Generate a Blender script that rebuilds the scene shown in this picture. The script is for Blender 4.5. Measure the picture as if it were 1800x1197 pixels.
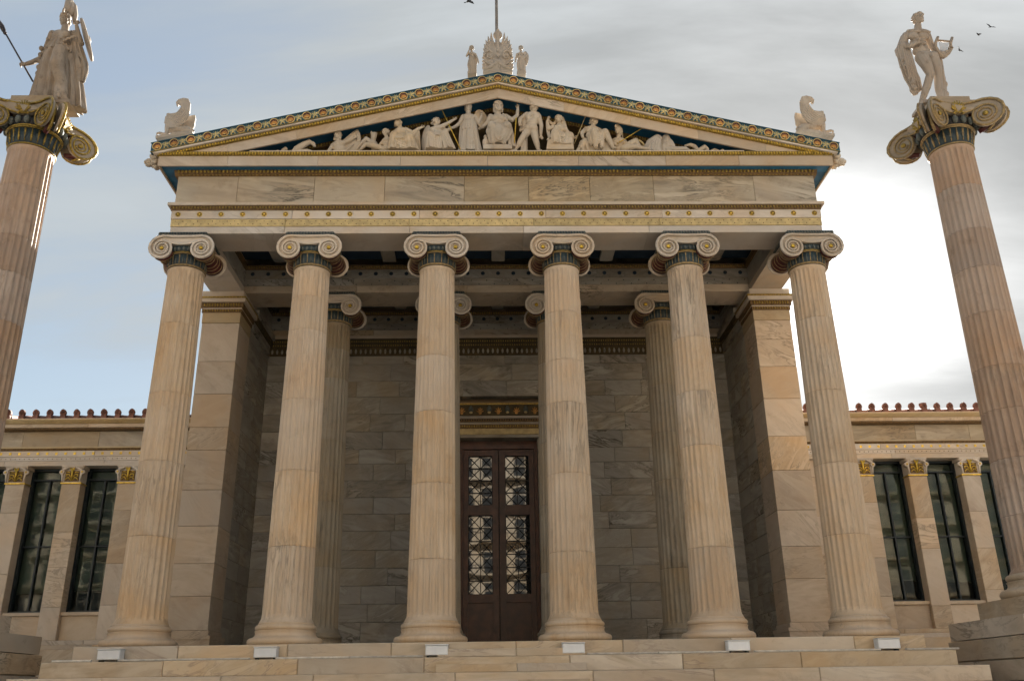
import bpy, math, random
from mathutils import Vector, Matrix
random.seed(7)
R = math.radians
K = 2.6                      # metres per column spacing; all lengths below are in column spacings
for o in list(bpy.data.objects):
    bpy.data.objects.remove(o)
SC = bpy.context.scene
COL = SC.collection

# ---------------------------------------------------------------- camera
CAM = (-0.0792, -6.5459, -0.3164)
YAW, PITCH, ROLL, FPX = 2.64e-2, 3.727e-1, -1.54e-2, 1580.5
def cam_axes():
    cy, sy, cp, sp = math.cos(YAW), math.sin(YAW), math.cos(PITCH), math.sin(PITCH)
    f = Vector((sy*cp, cy*cp, sp)); r = Vector((cy, -sy, 0)); u = r.cross(f)
    cr, sr = math.cos(ROLL), math.sin(ROLL)
    return cr*r+sr*u, -sr*r+cr*u, f
RX, UX, FX = cam_axes()
cd = bpy.data.cameras.new('camera'); cam = bpy.data.objects.new('camera', cd); COL.objects.link(cam)
cd.sensor_width = 36; cd.lens = 36*FPX/1800; cd.clip_start = .1; cd.clip_end = 3000
m = Matrix((RX, UX, -FX)).transposed().to_4x4(); m.translation = Vector(CAM)*K
cam.matrix_world = m
SC.camera = cam
def at(px, py, Y):
    """measured photo position -> point on the upright plane y = Y"""
    d = FX + RX*((px-900)/FPX) - UX*((py-598.5)/FPX)
    t = (Y-CAM[1])/d.y
    return Vector(CAM) + d*t
def pxs(p):
    """size of one photo pixel at that point"""
    return (p-Vector(CAM)).dot(FX)/FPX

# ---------------------------------------------------------------- sky, sun, exposure
SUN_EL, SUN_AZ = R(22.2), R(22.2)
SUN = Vector((math.sin(SUN_AZ)*math.cos(SUN_EL), math.cos(SUN_AZ)*math.cos(SUN_EL), math.sin(SUN_EL)))
W = bpy.data.worlds.new('World'); SC.world = W; W.use_nodes = True
wn, wl = W.node_tree.nodes, W.node_tree.links
bg = wn['Background']; bg.inputs[1].default_value = .05
def wnode(t, **kw):
    n = wn.new(t)
    for k, v in kw.items(): setattr(n, k, v)
    return n
def wmath(op, a, b=None, clamp=False):
    n = wnode('ShaderNodeMath', operation=op, use_clamp=clamp)
    for i, v in enumerate((a, b)):
        if v is None: continue
        if isinstance(v, (int, float)): n.inputs[i].default_value = v
        else: wl.new(v, n.inputs[i])
    return n.outputs[0]
sky = wnode('ShaderNodeTexSky', sky_type='NISHITA', sun_disc=False, sun_elevation=SUN_EL, sun_rotation=SUN_AZ, altitude=100, air_density=1.2, dust_density=1.0)
tc = wnode('ShaderNodeTexCoord')
sep = wnode('ShaderNodeSeparateXYZ'); wl.new(tc.outputs['Generated'], sep.inputs[0])
zc = wmath('ADD', wmath('MAXIMUM', sep.outputs[2], 0.0), .28)
pv = wnode('ShaderNodeCombineXYZ')
wl.new(wmath('DIVIDE', sep.outputs[0], zc), pv.inputs[0]); wl.new(wmath('DIVIDE', sep.outputs[1], zc), pv.inputs[1])
nz = wnode('ShaderNodeTexNoise'); nz.inputs['Scale'].default_value = 1.7; nz.inputs['Detail'].default_value = 9; nz.inputs['Roughness'].default_value = .56; nz.inputs['Distortion'].default_value = .35
mp = wnode('ShaderNodeMapping'); mp.inputs['Location'].default_value = (3.1, 1.7, 0); mp.inputs['Rotation'].default_value = (0, 0, .5); mp.inputs['Scale'].default_value = (.75, 2.3, 1)
wl.new(pv.outputs[0], mp.inputs[0]); wl.new(mp.outputs[0], nz.inputs['Vector'])
rp = wnode('ShaderNodeMapRange'); rp.inputs[1].default_value = .34; rp.inputs[2].default_value = .66; rp.interpolation_type = 'SMOOTHSTEP'
wl.new(nz.outputs[0], rp.inputs[0])
dt = wnode('ShaderNodeVectorMath', operation='DOT_PRODUCT'); wl.new(tc.outputs['Generated'], dt.inputs[0]); dt.inputs[1].default_value = SUN
dpos = wmath('MAXIMUM', dt.outputs['Value'], 0.0)
near = wmath('POWER', dpos, 7.0); glow = wmath('POWER', dpos, 150.0)
cover = wmath('ADD', wmath('MULTIPLY', rp.outputs[0], .36), wmath('ADD', .60, wmath('MULTIPLY', near, .55)), True)
# sunlit veil of thin cloud: brighter where it scatters the sun forwards
val = wmath('ADD', wmath('ADD', 1.95, wmath('MULTIPLY', near, .55)), wmath('MULTIPLY', glow, 5.0))
val = wmath('MULTIPLY', val, wmath('ADD', .80, wmath('MULTIPLY', rp.outputs[0], .40)))
tint = wnode('ShaderNodeMix', data_type='RGBA'); wl.new(near, tint.inputs[0]); tint.inputs[6].default_value = (.90, 1.0, 1.07, 1); tint.inputs[7].default_value = (1.0, 1.0, .98, 1)
cc = wnode('ShaderNodeVectorMath', operation='SCALE'); wl.new(tint.outputs[2], cc.inputs[0]); wl.new(val, cc.inputs['Scale'])
skm = wnode('ShaderNodeVectorMath', operation='SCALE'); wl.new(sky.outputs[0], skm.inputs[0]); skm.inputs['Scale'].default_value = 1.0
mx = wnode('ShaderNodeMix', data_type='RGBA'); wl.new(cover, mx.inputs[0]); wl.new(skm.outputs[0], mx.inputs[6]); wl.new(cc.outputs[0], mx.inputs[7])
wl.new(mx.outputs[2], bg.inputs[0])
sd = bpy.data.lights.new('sun', 'SUN'); sd.energy = 4.7; sd.angle = R(.5); sd.color = (1, .93, .82)
sun = bpy.data.objects.new('sun', sd); COL.objects.link(sun); sun.rotation_euler = (-SUN).to_track_quat('-Z', 'Y').to_euler(); sun.location = SUN*100
SC.view_settings.view_transform = 'Standard'; SC.view_settings.look = 'None'; SC.view_settings.gamma = 1
SC.view_settings.exposure = 2.36
SC.view_settings.use_curve_mapping = False
SC.render.engine = 'CYCLES'
SC.cycles.use_denoising = True
SC.cycles.max_bounces = 8; SC.cycles.diffuse_bounces = 5

# ---------------------------------------------------------------- mesh building
class MB:
    def __init__(s): s.v, s.f, s.m, s.sm = [], [], [], []
    def add(s, vs, fs, mat=0, smooth=False):
        b = len(s.v); s.v += [tuple(p) for p in vs]
        for f in fs:
            s.f.append(tuple(b+i for i in f)); s.m.append(mat); s.sm.append(smooth)
        return s
    def box(s, x0, x1, y0, y1, z0, z1, mat=0):
        vs = [(x, y, z) for z in (z0, z1) for y in (y0, y1) for x in (x0, x1)]
        return s.add(vs, [(0, 2, 3, 1), (4, 5, 7, 6), (0, 1, 5, 4), (2, 6, 7, 3), (0, 4, 6, 2), (1, 3, 7, 5)], mat)
    def stone(s, x0, x1, y0, y1, z0, z1, face='-y', c=.0035, mat=0, wob=0):
        """a block whose shown face has chamfered arrises"""
        if face == '-y': F = lambda a, b, d: (a, y0+d, b); A = (x0, x1); B = (z0, z1); D = y1-y0; fl = False
        elif face == '+x': F = lambda a, b, d: (x1-d, a, b); A = (y0, y1); B = (z0, z1); D = x1-x0; fl = False
        elif face == '-x': F = lambda a, b, d: (x0+d, a, b); A = (y0, y1); B = (z0, z1); D = x1-x0; fl = True
        elif face == '-z': F = lambda a, b, d: (a, b, z0+d); A = (x0, x1); B = (y0, y1); D = z1-z0; fl = True
        vs = []
        for d, i in ((0, c), (c, 0), (D, 0)):
            vs += [F(A[0]+i, B[0]+i, d), F(A[1]-i, B[0]+i, d), F(A[1]-i, B[1]-i, d), F(A[0]+i, B[1]-i, d)]
        fs = [(0, 1, 2, 3), (11, 10, 9, 8)]
        for k in (0, 4):
            for i in range(4):
                j = (i+1) % 4; fs.append((k+j, k+i, k+4+i, k+4+j))
        if fl: fs = [f[::-1] for f in fs]
        if wob: vs = [(x, y+random.uniform(-wob, wob)*.6, z-random.uniform(0, wob)) for x, y, z in vs[:8]]+vs[8:]
        return s.add(vs, fs, mat)
    def poly_y(s, poly, y0, y1, mat=0):
        """polygon in x,z (counter-clockwise seen from -y) pulled along y"""
        n = len(poly); vs = [(x, y0, z) for x, z in poly]+[(x, y1, z) for x, z in poly]
        fs = [tuple(range(n)), tuple(range(2*n-1, n-1, -1))]+[((i+1) % n, i, n+i, n+(i+1) % n) for i in range(n)]
        return s.add(vs, fs, mat)
    def prof_x(s, prof, x0, x1, mat=0, smooth=False):
        """profile in y,z pulled along x"""
        n = len(prof); vs = [(x0, y, z) for y, z in prof]+[(x1, y, z) for y, z in prof]
        return s.add(vs, [tuple(range(n-1, -1, -1)), tuple(range(n, 2*n))]+[(i, (i+1) % n, n+(i+1) % n, n+i) for i in range(n)], mat, smooth)
    def lathe(s, prof, n=32, c=(0, 0, 0), mat=0, smooth=True, caps=True, axis='z'):
        vs = []
        for r, z in prof:
            for k in range(n):
                a = 2*math.pi*k/n; q = (r*math.cos(a), r*math.sin(a), z)
                if axis == 'y': q = (q[0], q[2], -q[1])
                if axis == 'x': q = (q[2], q[0], q[1])
                vs.append((c[0]+q[0], c[1]+q[1], c[2]+q[2]))
        fs = [(i*n+k, i*n+(k+1) % n, (i+1)*n+(k+1) % n, (i+1)*n+k) for i in range(len(prof)-1) for k in range(n)]
        s.add(vs, fs, mat, smooth)
        if caps:
            b = len(s.v)-len(vs); L = len(prof)-1
            s.f += [tuple(b+k for k in range(n-1, -1, -1)), tuple(b+L*n+k for k in range(n))]; s.m += [mat]*2; s.sm += [False]*2
        return s
    def tube(s, path, r, n=6, mat=0, smooth=True, closed=False):
        P = [Vector(p) for p in path]; N = len(P); rs = r if isinstance(r, (list, tuple)) else [r]*N
        vs = []; up = None
        for i, p in enumerate(P):
            t = (P[min(i+1, N-1)]-P[max(i-1, 0)])
            if t.length < 1e-9: t = Vector((0, 0, 1))
            t.normalize()
            if up is None:
                up = Vector((0, -1, 0)) if abs(t.y) < .9 else Vector((1, 0, 0))
            a = up-t*up.dot(t); a.normalize(); up = a; b = t.cross(a)
            for k in range(n):
                w = 2*math.pi*k/n; vs.append(p+(a*math.cos(w)+b*math.sin(w))*rs[i])
        fs = [(i*n+k, i*n+(k+1) % n, (i+1)*n+(k+1) % n, (i+1)*n+k) for i in range(N-1) for k in range(n)]
        fs += [tuple(range(n-1, -1, -1)), tuple((N-1)*n+k for k in range(n))]
        return s.add(vs, fs, mat, smooth)
    def ell(s, c, r, nu=10, nv=7, mat=0, rot=None):
        vs = []; c = Vector(c)
        for j in range(nv+1):
            ph = math.pi*j/nv
            for k in range(nu):
                th = 2*math.pi*k/nu
                q = Vector((r[0]*math.sin(ph)*math.cos(th), r[1]*math.sin(ph)*math.sin(th), -r[2]*math.cos(ph)))
                if j in (0, nv): q = Vector((1e-5*math.cos(th), 1e-5*math.sin(th), q.z))
                if rot is not None: q = rot @ q
                vs.append(c+q)
        fs = [(j*nu+k, j*nu+(k+1) % nu, (j+1)*nu+(k+1) % nu, (j+1)*nu+k) for j in range(nv) for k in range(nu)]
        fs += [tuple(range(nu-1, -1, -1)), tuple(nv*nu+k for k in range(nu))]
        return s.add(vs, fs, mat, True)
    def data(s, name, mats, loc=(0, 0, 0)):
        me = bpy.data.meshes.new(name)
        me.from_pydata([((x-loc[0])*K, (y-loc[1])*K, (z-loc[2])*K) for x, y, z in s.v], [], s.f)
        for mt in (mats if isinstance(mats, (list, tuple)) else [mats]): me.materials.append(mt)
        me.polygons.foreach_set('material_index', s.m); me.polygons.foreach_set('use_smooth', s.sm)
        me.validate(); me.update()
        return me
    def build(s, name, mats, parent=None, loc=(0, 0, 0), kind=None, label=None):
        """mesh vertices are given in the parent's frame; loc becomes the object's own origin there"""
        o = bpy.data.objects.new(name, s.data(name, mats, loc)); COL.objects.link(o)
        o.location = Vector(loc)*K
        if parent: o.parent = parent
        if kind: o['kind'] = kind
        if label: o['label'] = label
        return o
def put(name, me, parent, loc, rot=None):
    o = bpy.data.objects.new(name, me); COL.objects.link(o); o.location = Vector(loc)*K
    if rot: o.rotation_euler = rot
    if parent: o.parent = parent
    return o
def empty(name, loc=(0, 0, 0), parent=None):
    o = bpy.data.objects.new(name, None); COL.objects.link(o); o.location = Vector(loc)*K; o.empty_display_size = .2
    if parent: o.parent = parent
    return o
def tag(o, label, cat, group=None):
    o['label'] = label; o['category'] = cat
    if group: o['group'] = group
    return o
KIDS = {}
def copy_tree(o, parent=None):
    c = o.copy(); COL.objects.link(c)
    if parent: c.parent = parent
    for ch in list(o.children): copy_tree(ch, c)
    return c
def clip(poly, a, b, c):
    """keep the part of a polygon with a*x + b*z >= c"""
    out = []
    for i in range(len(poly)):
        p, q = poly[i], poly[(i+1) % len(poly)]
        dp, dq = a*p[0]+b*p[1]-c, a*q[0]+b*q[1]-c
        if dp >= 0: out.append(p)
        if dp*dq < 0:
            t = dp/(dp-dq); out.append((p[0]+(q[0]-p[0])*t, p[1]+(q[1]-p[1])*t))
    return out

# ---------------------------------------------------------------- materials
def mat(name):
    mt = bpy.data.materials.new(name); mt.use_nodes = True
    return mt, mt.node_tree.nodes, mt.node_tree.links, mt.node_tree.nodes['Principled BSDF']
def ramp(n, stops):
    r = n.new('ShaderNodeValToRGB'); e = r.color_ramp.elements
    while len(e) > 1: e.remove(e[0])
    e[0].position, e[0].color = stops[0][0], (*stops[0][1], 1)
    for p, c in stops[1:]:
        k = e.new(p); k.color = (*c, 1)
    return r
def marble(name, cols, vein=(.20, .17, .13), veins=.55, scale=(1.1, 1.1, 4.5), tilt=.7, rough=.55, dirt=.35, bump=.12, freq=1.0, tone=(.86, 1.12), streak=0.0):
    """stone with bands and veins along its bed, a tone of its own for every block, and blotchy weathering"""
    mt, n, l, b = mat(name)
    t = n.new('ShaderNodeTexCoord'); oi = n.new('ShaderNodeObjectInfo')
    off = n.new('ShaderNodeVectorMath'); off.operation = 'SCALE'; off.inputs[0].default_value = (31.7, 17.3, 23.9); l.new(oi.outputs['Random'], off.inputs['Scale'])
    ad = n.new('ShaderNodeVectorMath'); ad.operation = 'ADD'; l.new(t.outputs['Object'], ad.inputs[0]); l.new(off.outputs[0], ad.inputs[1])
    an = n.new('ShaderNodeMath'); an.operation = 'MULTIPLY_ADD'; an.inputs[1].default_value = tilt*2; an.inputs[2].default_value = -tilt
    fr = n.new('ShaderNodeMath'); fr.operation = 'FRACT'; f2 = n.new('ShaderNodeMath'); f2.operation = 'MULTIPLY'; f2.inputs[1].default_value = 7.31
    l.new(oi.outputs['Random'], f2.inputs[0]); l.new(f2.outputs[0], fr.inputs[0]); l.new(fr.outputs[0], an.inputs[0])
    vr = n.new('ShaderNodeVectorRotate'); vr.rotation_type = 'Y_AXIS'; l.new(t.outputs['Object'], vr.inputs['Vector']); l.new(an.outputs[0], vr.inputs['Angle'])
    ad2 = n.new('ShaderNodeVectorMath'); ad2.operation = 'ADD'; l.new(vr.outputs[0], ad2.inputs[0]); l.new(off.outputs[0], ad2.inputs[1])
    mp = n.new('ShaderNodeMapping'); mp.inputs['Scale'].default_value = tuple(q*freq for q in scale); l.new(ad2.outputs[0], mp.inputs[0])
    n1 = n.new('ShaderNodeTexNoise'); n1.inputs['Scale'].default_value = .9; n1.inputs['Detail'].default_value = 8; n1.inputs['Roughness'].default_value = .62; n1.inputs['Distortion'].default_value = .9
    l.new(mp.outputs[0], n1.inputs['Vector'])
    # thin veins where the banding noise crosses a level
    ab = n.new('ShaderNodeMath'); ab.operation = 'SUBTRACT'; ab.inputs[1].default_value = .52; l.new(n1.outputs[0], ab.inputs[0])
    ab2 = n.new('ShaderNodeMath'); ab2.operation = 'ABSOLUTE'; l.new(ab.outputs[0], ab2.inputs[0])
    vm = n.new('ShaderNodeMapRange'); vm.inputs[1].default_value = .035; vm.inputs[2].default_value = 0; vm.inputs[3].default_value = 0; vm.inputs[4].default_value = veins
    l.new(ab2.outputs[0], vm.inputs[0])
    n2 = n.new('ShaderNodeTexNoise'); n2.inputs['Scale'].default_value = .8*freq; n2.inputs['Detail'].default_value = 4; l.new(ad.outputs[0], n2.inputs['Vector'])
    gate = n.new('ShaderNodeMapRange'); gate.inputs[1].default_value = .45; gate.inputs[2].default_value = .65; l.new(n2.outputs[0], gate.inputs[0])
    vv = n.new('ShaderNodeMath'); vv.operation = 'MULTIPLY'; l.new(vm.outputs[0], vv.inputs[0]); l.new(gate.outputs[0], vv.inputs[1])
    rc = ramp(n, [(.30, cols[0]), (.5, cols[1]), (.70, cols[2])]); l.new(n1.outputs[0], rc.inputs[0])
    f3 = n.new('ShaderNodeMath'); f3.operation = 'MULTIPLY'; f3.inputs[1].default_value = 13.73; l.new(oi.outputs['Random'], f3.inputs[0]); f4 = n.new('ShaderNodeMath'); f4.operation = 'FRACT'; l.new(f3.outputs[0], f4.inputs[0])
    pl = n.new('ShaderNodeMath'); pl.operation = 'MULTIPLY'; pl.inputs[1].default_value = .75; l.new(f4.outputs[0], pl.inputs[0])
    pm_ = n.new('ShaderNodeMix'); pm_.data_type = 'RGBA'; l.new(pl.outputs[0], pm_.inputs[0]); l.new(rc.outputs[0], pm_.inputs[6]); pm_.inputs[7].default_value = (*cols[1], 1)
    iv = n.new('ShaderNodeMapRange'); iv.inputs[3].default_value = 1.5; iv.inputs[4].default_value = .15; l.new(f4.outputs[0], iv.inputs[0]); v2 = n.new('ShaderNodeMath'); v2.operation = 'MULTIPLY'; v2.use_clamp = True; l.new(vv.outputs[0], v2.inputs[0]); l.new(iv.outputs[0], v2.inputs[1]); vv = v2
    sc_ = n.new('ShaderNodeMapRange'); sc_.inputs[3].default_value = .55; sc_.inputs[4].default_value = 1.7; l.new(fr.outputs[0], sc_.inputs[0]); l.new(sc_.outputs[0], n1.inputs['Scale'])
    # block tone
    hv = n.new('ShaderNodeHueSaturation'); 
    bl = ramp(n, [(.36, (1.035, .965, .875)), (.5, (1.0, 1.0, 1.0)), (.64, (1.06, 1.10, 1.16))]); nb = n.new('ShaderNodeTexNoise'); nb.inputs['Scale'].default_value = 1.1*freq; nb.inputs['Detail'].default_value = 5; l.new(ad.outputs[0], nb.inputs['Vector']); l.new(nb.outputs[0], bl.inputs[0])
    mb = n.new('ShaderNodeMix'); mb.data_type = 'RGBA'; mb.blend_type = 'MULTIPLY'; mb.inputs[0].default_value = .9; l.new(pm_.outputs[2], mb.inputs[6]); l.new(bl.outputs[0], mb.inputs[7]); l.new(mb.outputs[2], hv.inputs['Color'])
    s1 = n.new('ShaderNodeMapRange'); s1.inputs[3].default_value = tone[0]; s1.inputs[4].default_value = tone[1]; l.new(oi.outputs['Random'], s1.inputs[0]); l.new(s1.outputs[0], hv.inputs['Value'])
    s2 = n.new('ShaderNodeMapRange'); s2.inputs[3].default_value = .7 if tone[0] < .9 else .88; s2.inputs[4].default_value = 1.12; l.new(fr.outputs[0], s2.inputs[0]); l.new(s2.outputs[0], hv.inputs['Saturation'])
    mv = n.new('ShaderNodeMix'); mv.data_type = 'RGBA'; l.new(vv.outputs[0], mv.inputs[0]); l.new(hv.outputs[0], mv.inputs[6]); mv.inputs[7].default_value = (*vein, 1)
    n3 = n.new('ShaderNodeTexNoise'); n3.inputs['Scale'].default_value = 2.3*freq; n3.inputs['Detail'].default_value = 10; n3.inputs['Roughness'].default_value = .7; l.new(ad.outputs[0], n3.inputs['Vector'])
    dm = n.new('ShaderNodeMapRange'); dm.inputs[1].default_value = .56; dm.inputs[2].default_value = .74; dm.inputs[3].default_value = 0; dm.inputs[4].default_value = dirt; l.new(n3.outputs[0], dm.inputs[0])
    md = n.new('ShaderNodeMix'); md.data_type = 'RGBA'; md.blend_type = 'MULTIPLY'; l.new(dm.outputs[0], md.inputs[0]); l.new(mv.outputs[2], md.inputs[6]); md.inputs[7].default_value = (.38, .33, .27, 1)
    colout = md.outputs[2]
    if streak:
        # runs of old dark crust down the stone
        ms = n.new('ShaderNodeMapping'); ms.inputs['Scale'].default_value = (9, 9, .45); l.new(ad.outputs[0], ms.inputs[0])
        n5 = n.new('ShaderNodeTexNoise'); n5.inputs['Scale'].default_value = 1.0; n5.inputs['Detail'].default_value = 5; n5.inputs['Roughness'].default_value = .6; l.new(ms.outputs[0], n5.inputs['Vector'])
        sm = n.new('ShaderNodeMapRange'); sm.inputs[1].default_value = .64; sm.inputs[2].default_value = .72; sm.inputs[3].default_value = 0; sm.inputs[4].default_value = streak; l.new(n5.outputs[0], sm.inputs[0])
        mk = n.new('ShaderNodeMix'); mk.data_type = 'RGBA'; l.new(sm.outputs[0], mk.inputs[0]); l.new(colout, mk.inputs[6]); mk.inputs[7].default_value = (.10, .085, .065, 1); colout = mk.outputs[2]
    l.new(colout, b.inputs['Base Color']); b.inputs['Roughness'].default_value = rough; b.inputs['Specular IOR Level'].default_value = .25
    bp = n.new('ShaderNodeBump'); bp.inputs['Strength'].default_value = bump; bp.inputs['Distance'].default_value = .02
    n4 = n.new('ShaderNodeTexNoise'); n4.inputs['Scale'].default_value = 14*freq; n4.inputs['Detail'].default_value = 6; l.new(ad.outputs[0], n4.inputs['Vector'])
    l.new(n4.outputs[0], bp.inputs['Height']); l.new(bp.outputs[0], b.inputs['Normal'])
    return mt
def paint(name, col, rough=.5, metal=0.0, var=.35, scale=6, spec=.4):
    mt, n, l, b = mat(name)
    t = n.new('ShaderNodeTexCoord'); nz = n.new('ShaderNodeTexNoise'); nz.inputs['Scale'].default_value = scale; nz.inputs['Detail'].default_value = 6
    l.new(t.outputs['Object'], nz.inputs['Vector'])
    r = ramp(n, [(.3, tuple(c*(1-var) for c in col)), (.7, tuple(min(1, c*(1+var*.6)) for c in col))]); l.new(nz.outputs[0], r.inputs[0])
    oi = n.new('ShaderNodeObjectInfo'); hv = n.new('ShaderNodeHueSaturation'); mr = n.new('ShaderNodeMapRange'); mr.inputs[3].default_value = .78; mr.inputs[4].default_value = 1.18
    l.new(oi.outputs['Random'], mr.inputs[0]); l.new(mr.outputs[0], hv.inputs['Value']); l.new(r.outputs[0], hv.inputs['Color'])
    l.new(hv.outputs[0], b.inputs['Base Color']); b.inputs['Roughness'].default_value = rough; b.inputs['Metallic'].default_value = metal; b.inputs['Specular IOR Level'].default_value = spec
    return mt
CREAM = [(.38, .29, .20), (.48, .375, .265), (.54, .44, .325)]
GREY_SHADE = [(.15, .137, .115), (.315, .29, .245), (.44, .41, .355)]
M_SHAFT = marble('column_marble', [(.42, .315, .215), (.515, .40, .285), (.565, .46, .345)], scale=(4.5, 4.5, .55), tilt=.06, veins=.5, dirt=.30, tone=(.93, 1.06), streak=.45)
M_SHAFT_SHADE = marble('shaded_column_marble', [(.22, .185, .135), (.30, .255, .19), (.37, .325, .25)], scale=(4.5, 4.5, .55), tilt=.06, veins=.7, dirt=.5, tone=(.9, 1.06), streak=.8)  # inner row: porch shade put into the column colour, plus dark stains
M_BLOCK = marble('block_marble', CREAM, veins=.6, tilt=1.1)
M_GREY_SHADE = marble('shaded_grey_marble', GREY_SHADE, vein=(.09, .078, .06), veins=.95, tilt=.5, dirt=.5)  # veined grey stone inside the porch, its colour deepened to paint in the dimness
M_FRIEZE = marble('frieze_marble', [(.20, .165, .12), (.39, .315, .215), (.52, .44, .32)], vein=(.10, .09, .07), veins=.95, tilt=.25, scale=(.8, .8, 4.2), dirt=.45)
M_PALE = marble('pale_marble', [(.46, .385, .30), (.54, .46, .37), (.60, .52, .43)], veins=.35, tilt=.5, dirt=.3)
M_STATUE = marble('statue_marble', [(.37, .30, .215), (.47, .39, .29), (.53, .45, .345)], scale=(1.1, 1.1, .6), veins=.15, dirt=.6, freq=2.2, bump=.1, streak=.45)
M_STATUED = marble('weathered_statue_marble', [(.205, .16, .118), (.295, .235, .178), (.38, .31, .24)], scale=(1.1, 1.1, .6), veins=.2, dirt=.75, freq=2.2, bump=.15, streak=.6)
M_STATUED2 = marble('roof_sculpture_marble', [(.27, .22, .165), (.37, .305, .235), (.44, .37, .29)], scale=(1.1, 1.1, .6), veins=.2, dirt=.65, freq=2.2, bump=.15, streak=.55)
M_PALED = marble('weathered_pale_marble', [(.22, .175, .12), (.30, .24, .17), (.36, .295, .215)], veins=.2, dirt=.6, freq=1.6)
M_OLD = marble('weathered_marble', [(.35, .28, .20), (.455, .37, .27), (.53, .44, .33)], vein=(.09, .08, .065), veins=.7, tilt=.4, dirt=.7)
M_STEP = marble('step_marble', [(.38, .30, .20), (.50, .40, .285), (.56, .47, .35)], vein=(.20, .15, .13), veins=.6, tilt=.35, scale=(.8, .8, 3.6), dirt=.45)
M_GOLD = paint('gilding', (.62, .42, .07), rough=.34, metal=.75, var=.45, scale=18)
M_GOLDP = paint('gold_paint', (.50, .385, .18), rough=.5, metal=.2, var=.25, scale=9)
M_GOLDD = paint('aged_gilding', (.34, .235, .05), rough=.45, metal=.4, var=.6, scale=25)
M_BLUE = paint('blue_paint', (.02, .125, .235), rough=.6, var=.25)
M_TEAL = paint('teal_blue_paint', (.024, .042, .050), rough=.5, var=.35)
M_OCHRE = marble('ochre_stained_marble', [(.34, .25, .13), (.42, .32, .18), (.48, .38, .23)], veins=.3)
M_DULLG = paint('dull_gold_paint', (.30, .215, .10), rough=.55, metal=.2, var=.4, scale=20)
M_NAVY = paint('dark_coffer_paint', (.012, .030, .055), rough=.6, var=.3)
M_RAIL = paint('dull_white_rail', (.50, .47, .42), rough=.5, var=.25, scale=12)
M_BLUEG = paint('grey_blue_paint', (.085, .095, .085), rough=.55, var=.45, scale=20)
M_RED = paint('red_paint', (.065, .013, .013), rough=.5, var=.35)
M_ORANGE = paint('orange_gilding', (.55, .28, .08), rough=.45, metal=.2, var=.3, scale=20)
M_PALEGOLD = paint('pale_gold_paint', (.66, .50, .20), rough=.45, metal=.15, var=.3, scale=20)
M_SAGE = paint('sage_paint', (.30, .33, .24), rough=.5, var=.35, scale=20)
M_SIMA = paint('sima_blue_paint', (.012, .062, .095), rough=.5, var=.3)
M_TYMP = paint('dark_tympanum_paint', (.085, .06, .022), rough=.7, var=.45)
M_BROWN = paint('brown_ornament_paint', (.16, .095, .035), rough=.6, var=.5, scale=25)
M_WOOD = paint('dark_door_wood', (.075, .027, .015), rough=.4, var=.45, scale=5)
M_IRON = paint('black_iron', (.012, .012, .014), rough=.5, metal=.3)
M_STEEL = paint('dark_window_metal', (.012, .020, .026), rough=.4, metal=.3)
M_BRONZE = paint('dark_bronze', (.055, .045, .045), rough=.45, metal=.6)
M_WHITE = paint('white_enamel', (.70, .72, .74), rough=.4, var=.08)
M_TILE = paint('terracotta', (.23, .105, .075), rough=.75, var=.4, scale=9)
M_POLE = paint('grey_pole_paint', (.16, .145, .13), rough=.55, var=.4)
M_BIRD = paint('dark_feathers', (.02, .02, .022), rough=.8)
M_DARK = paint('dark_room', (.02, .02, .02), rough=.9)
M_BLIND = paint('dusty_blind', (.23, .23, .19), rough=.8, var=.25, scale=2)
def glass(name, ior, tint=(.01, .012, .014), rough=.02, wob=.005):
    mt, n, l, b = mat(name)
    b.inputs['Base Color'].default_value = (*tint, 1); b.inputs['Roughness'].default_value = rough; b.inputs['IOR'].default_value = ior; b.inputs['Specular IOR Level'].default_value = .5
    t = n.new('ShaderNodeTexCoord'); nz = n.new('ShaderNodeTexNoise'); nz.inputs['Scale'].default_value = 1.3; nz.inputs['Detail'].default_value = 2
    l.new(t.outputs['Object'], nz.inputs['Vector']); bp = n.new('ShaderNodeBump'); bp.inputs['Strength'].default_value = wob; bp.inputs['Distance'].default_value = .3
    l.new(nz.outputs[0], bp.inputs['Height']); l.new(bp.outputs[0], b.inputs['Normal'])
    return mt
M_GLASS = glass('door_glass', 1.62)
def clear_glass(name):
    mt, n, l, b = mat(name); n.remove(b)
    fr = n.new('ShaderNodeFresnel'); fr.inputs[0].default_value = 1.33; tr = n.new('ShaderNodeBsdfTransparent'); tr.inputs[0].default_value = (.62, .70, .68, 1)
    gl = n.new('ShaderNodeBsdfGlossy'); gl.inputs['Roughness'].default_value = .03; mxs = n.new('ShaderNodeMixShader')
    t = n.new('ShaderNodeTexCoord'); nz_ = n.new('ShaderNodeTexNoise'); nz_.inputs['Scale'].default_value = 1.1; l.new(t.outputs['Object'], nz_.inputs['Vector'])
    bp = n.new('ShaderNodeBump'); bp.inputs['Strength'].default_value = .008; bp.inputs['Distance'].default_value = .3; l.new(nz_.outputs[0], bp.inputs['Height']); l.new(bp.outputs[0], gl.inputs['Normal'])
    l.new(fr.outputs[0], mxs.inputs[0]); l.new(tr.outputs[0], mxs.inputs[1]); l.new(gl.outputs[0], mxs.inputs[2]); l.new(mxs.outputs[0], n['Material Output'].inputs['Surface'])
    return mt
M_WGLASS = clear_glass('window_glass')

# ================================================================ ground and stair
ZG = -1.0
g = MB(); g.add([(-140, -140, ZG), (140, -140, ZG), (140, 140, ZG), (-140, 140, ZG)], [(0, 1, 2, 3)])
M_PAVE = marble('plaza_paving', [(.24, .21, .17), (.33, .29, .24), (.38, .34, .28)], dirt=.5, tilt=0, freq=.4)
g.build('ground', M_PAVE, kind='structure')

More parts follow.
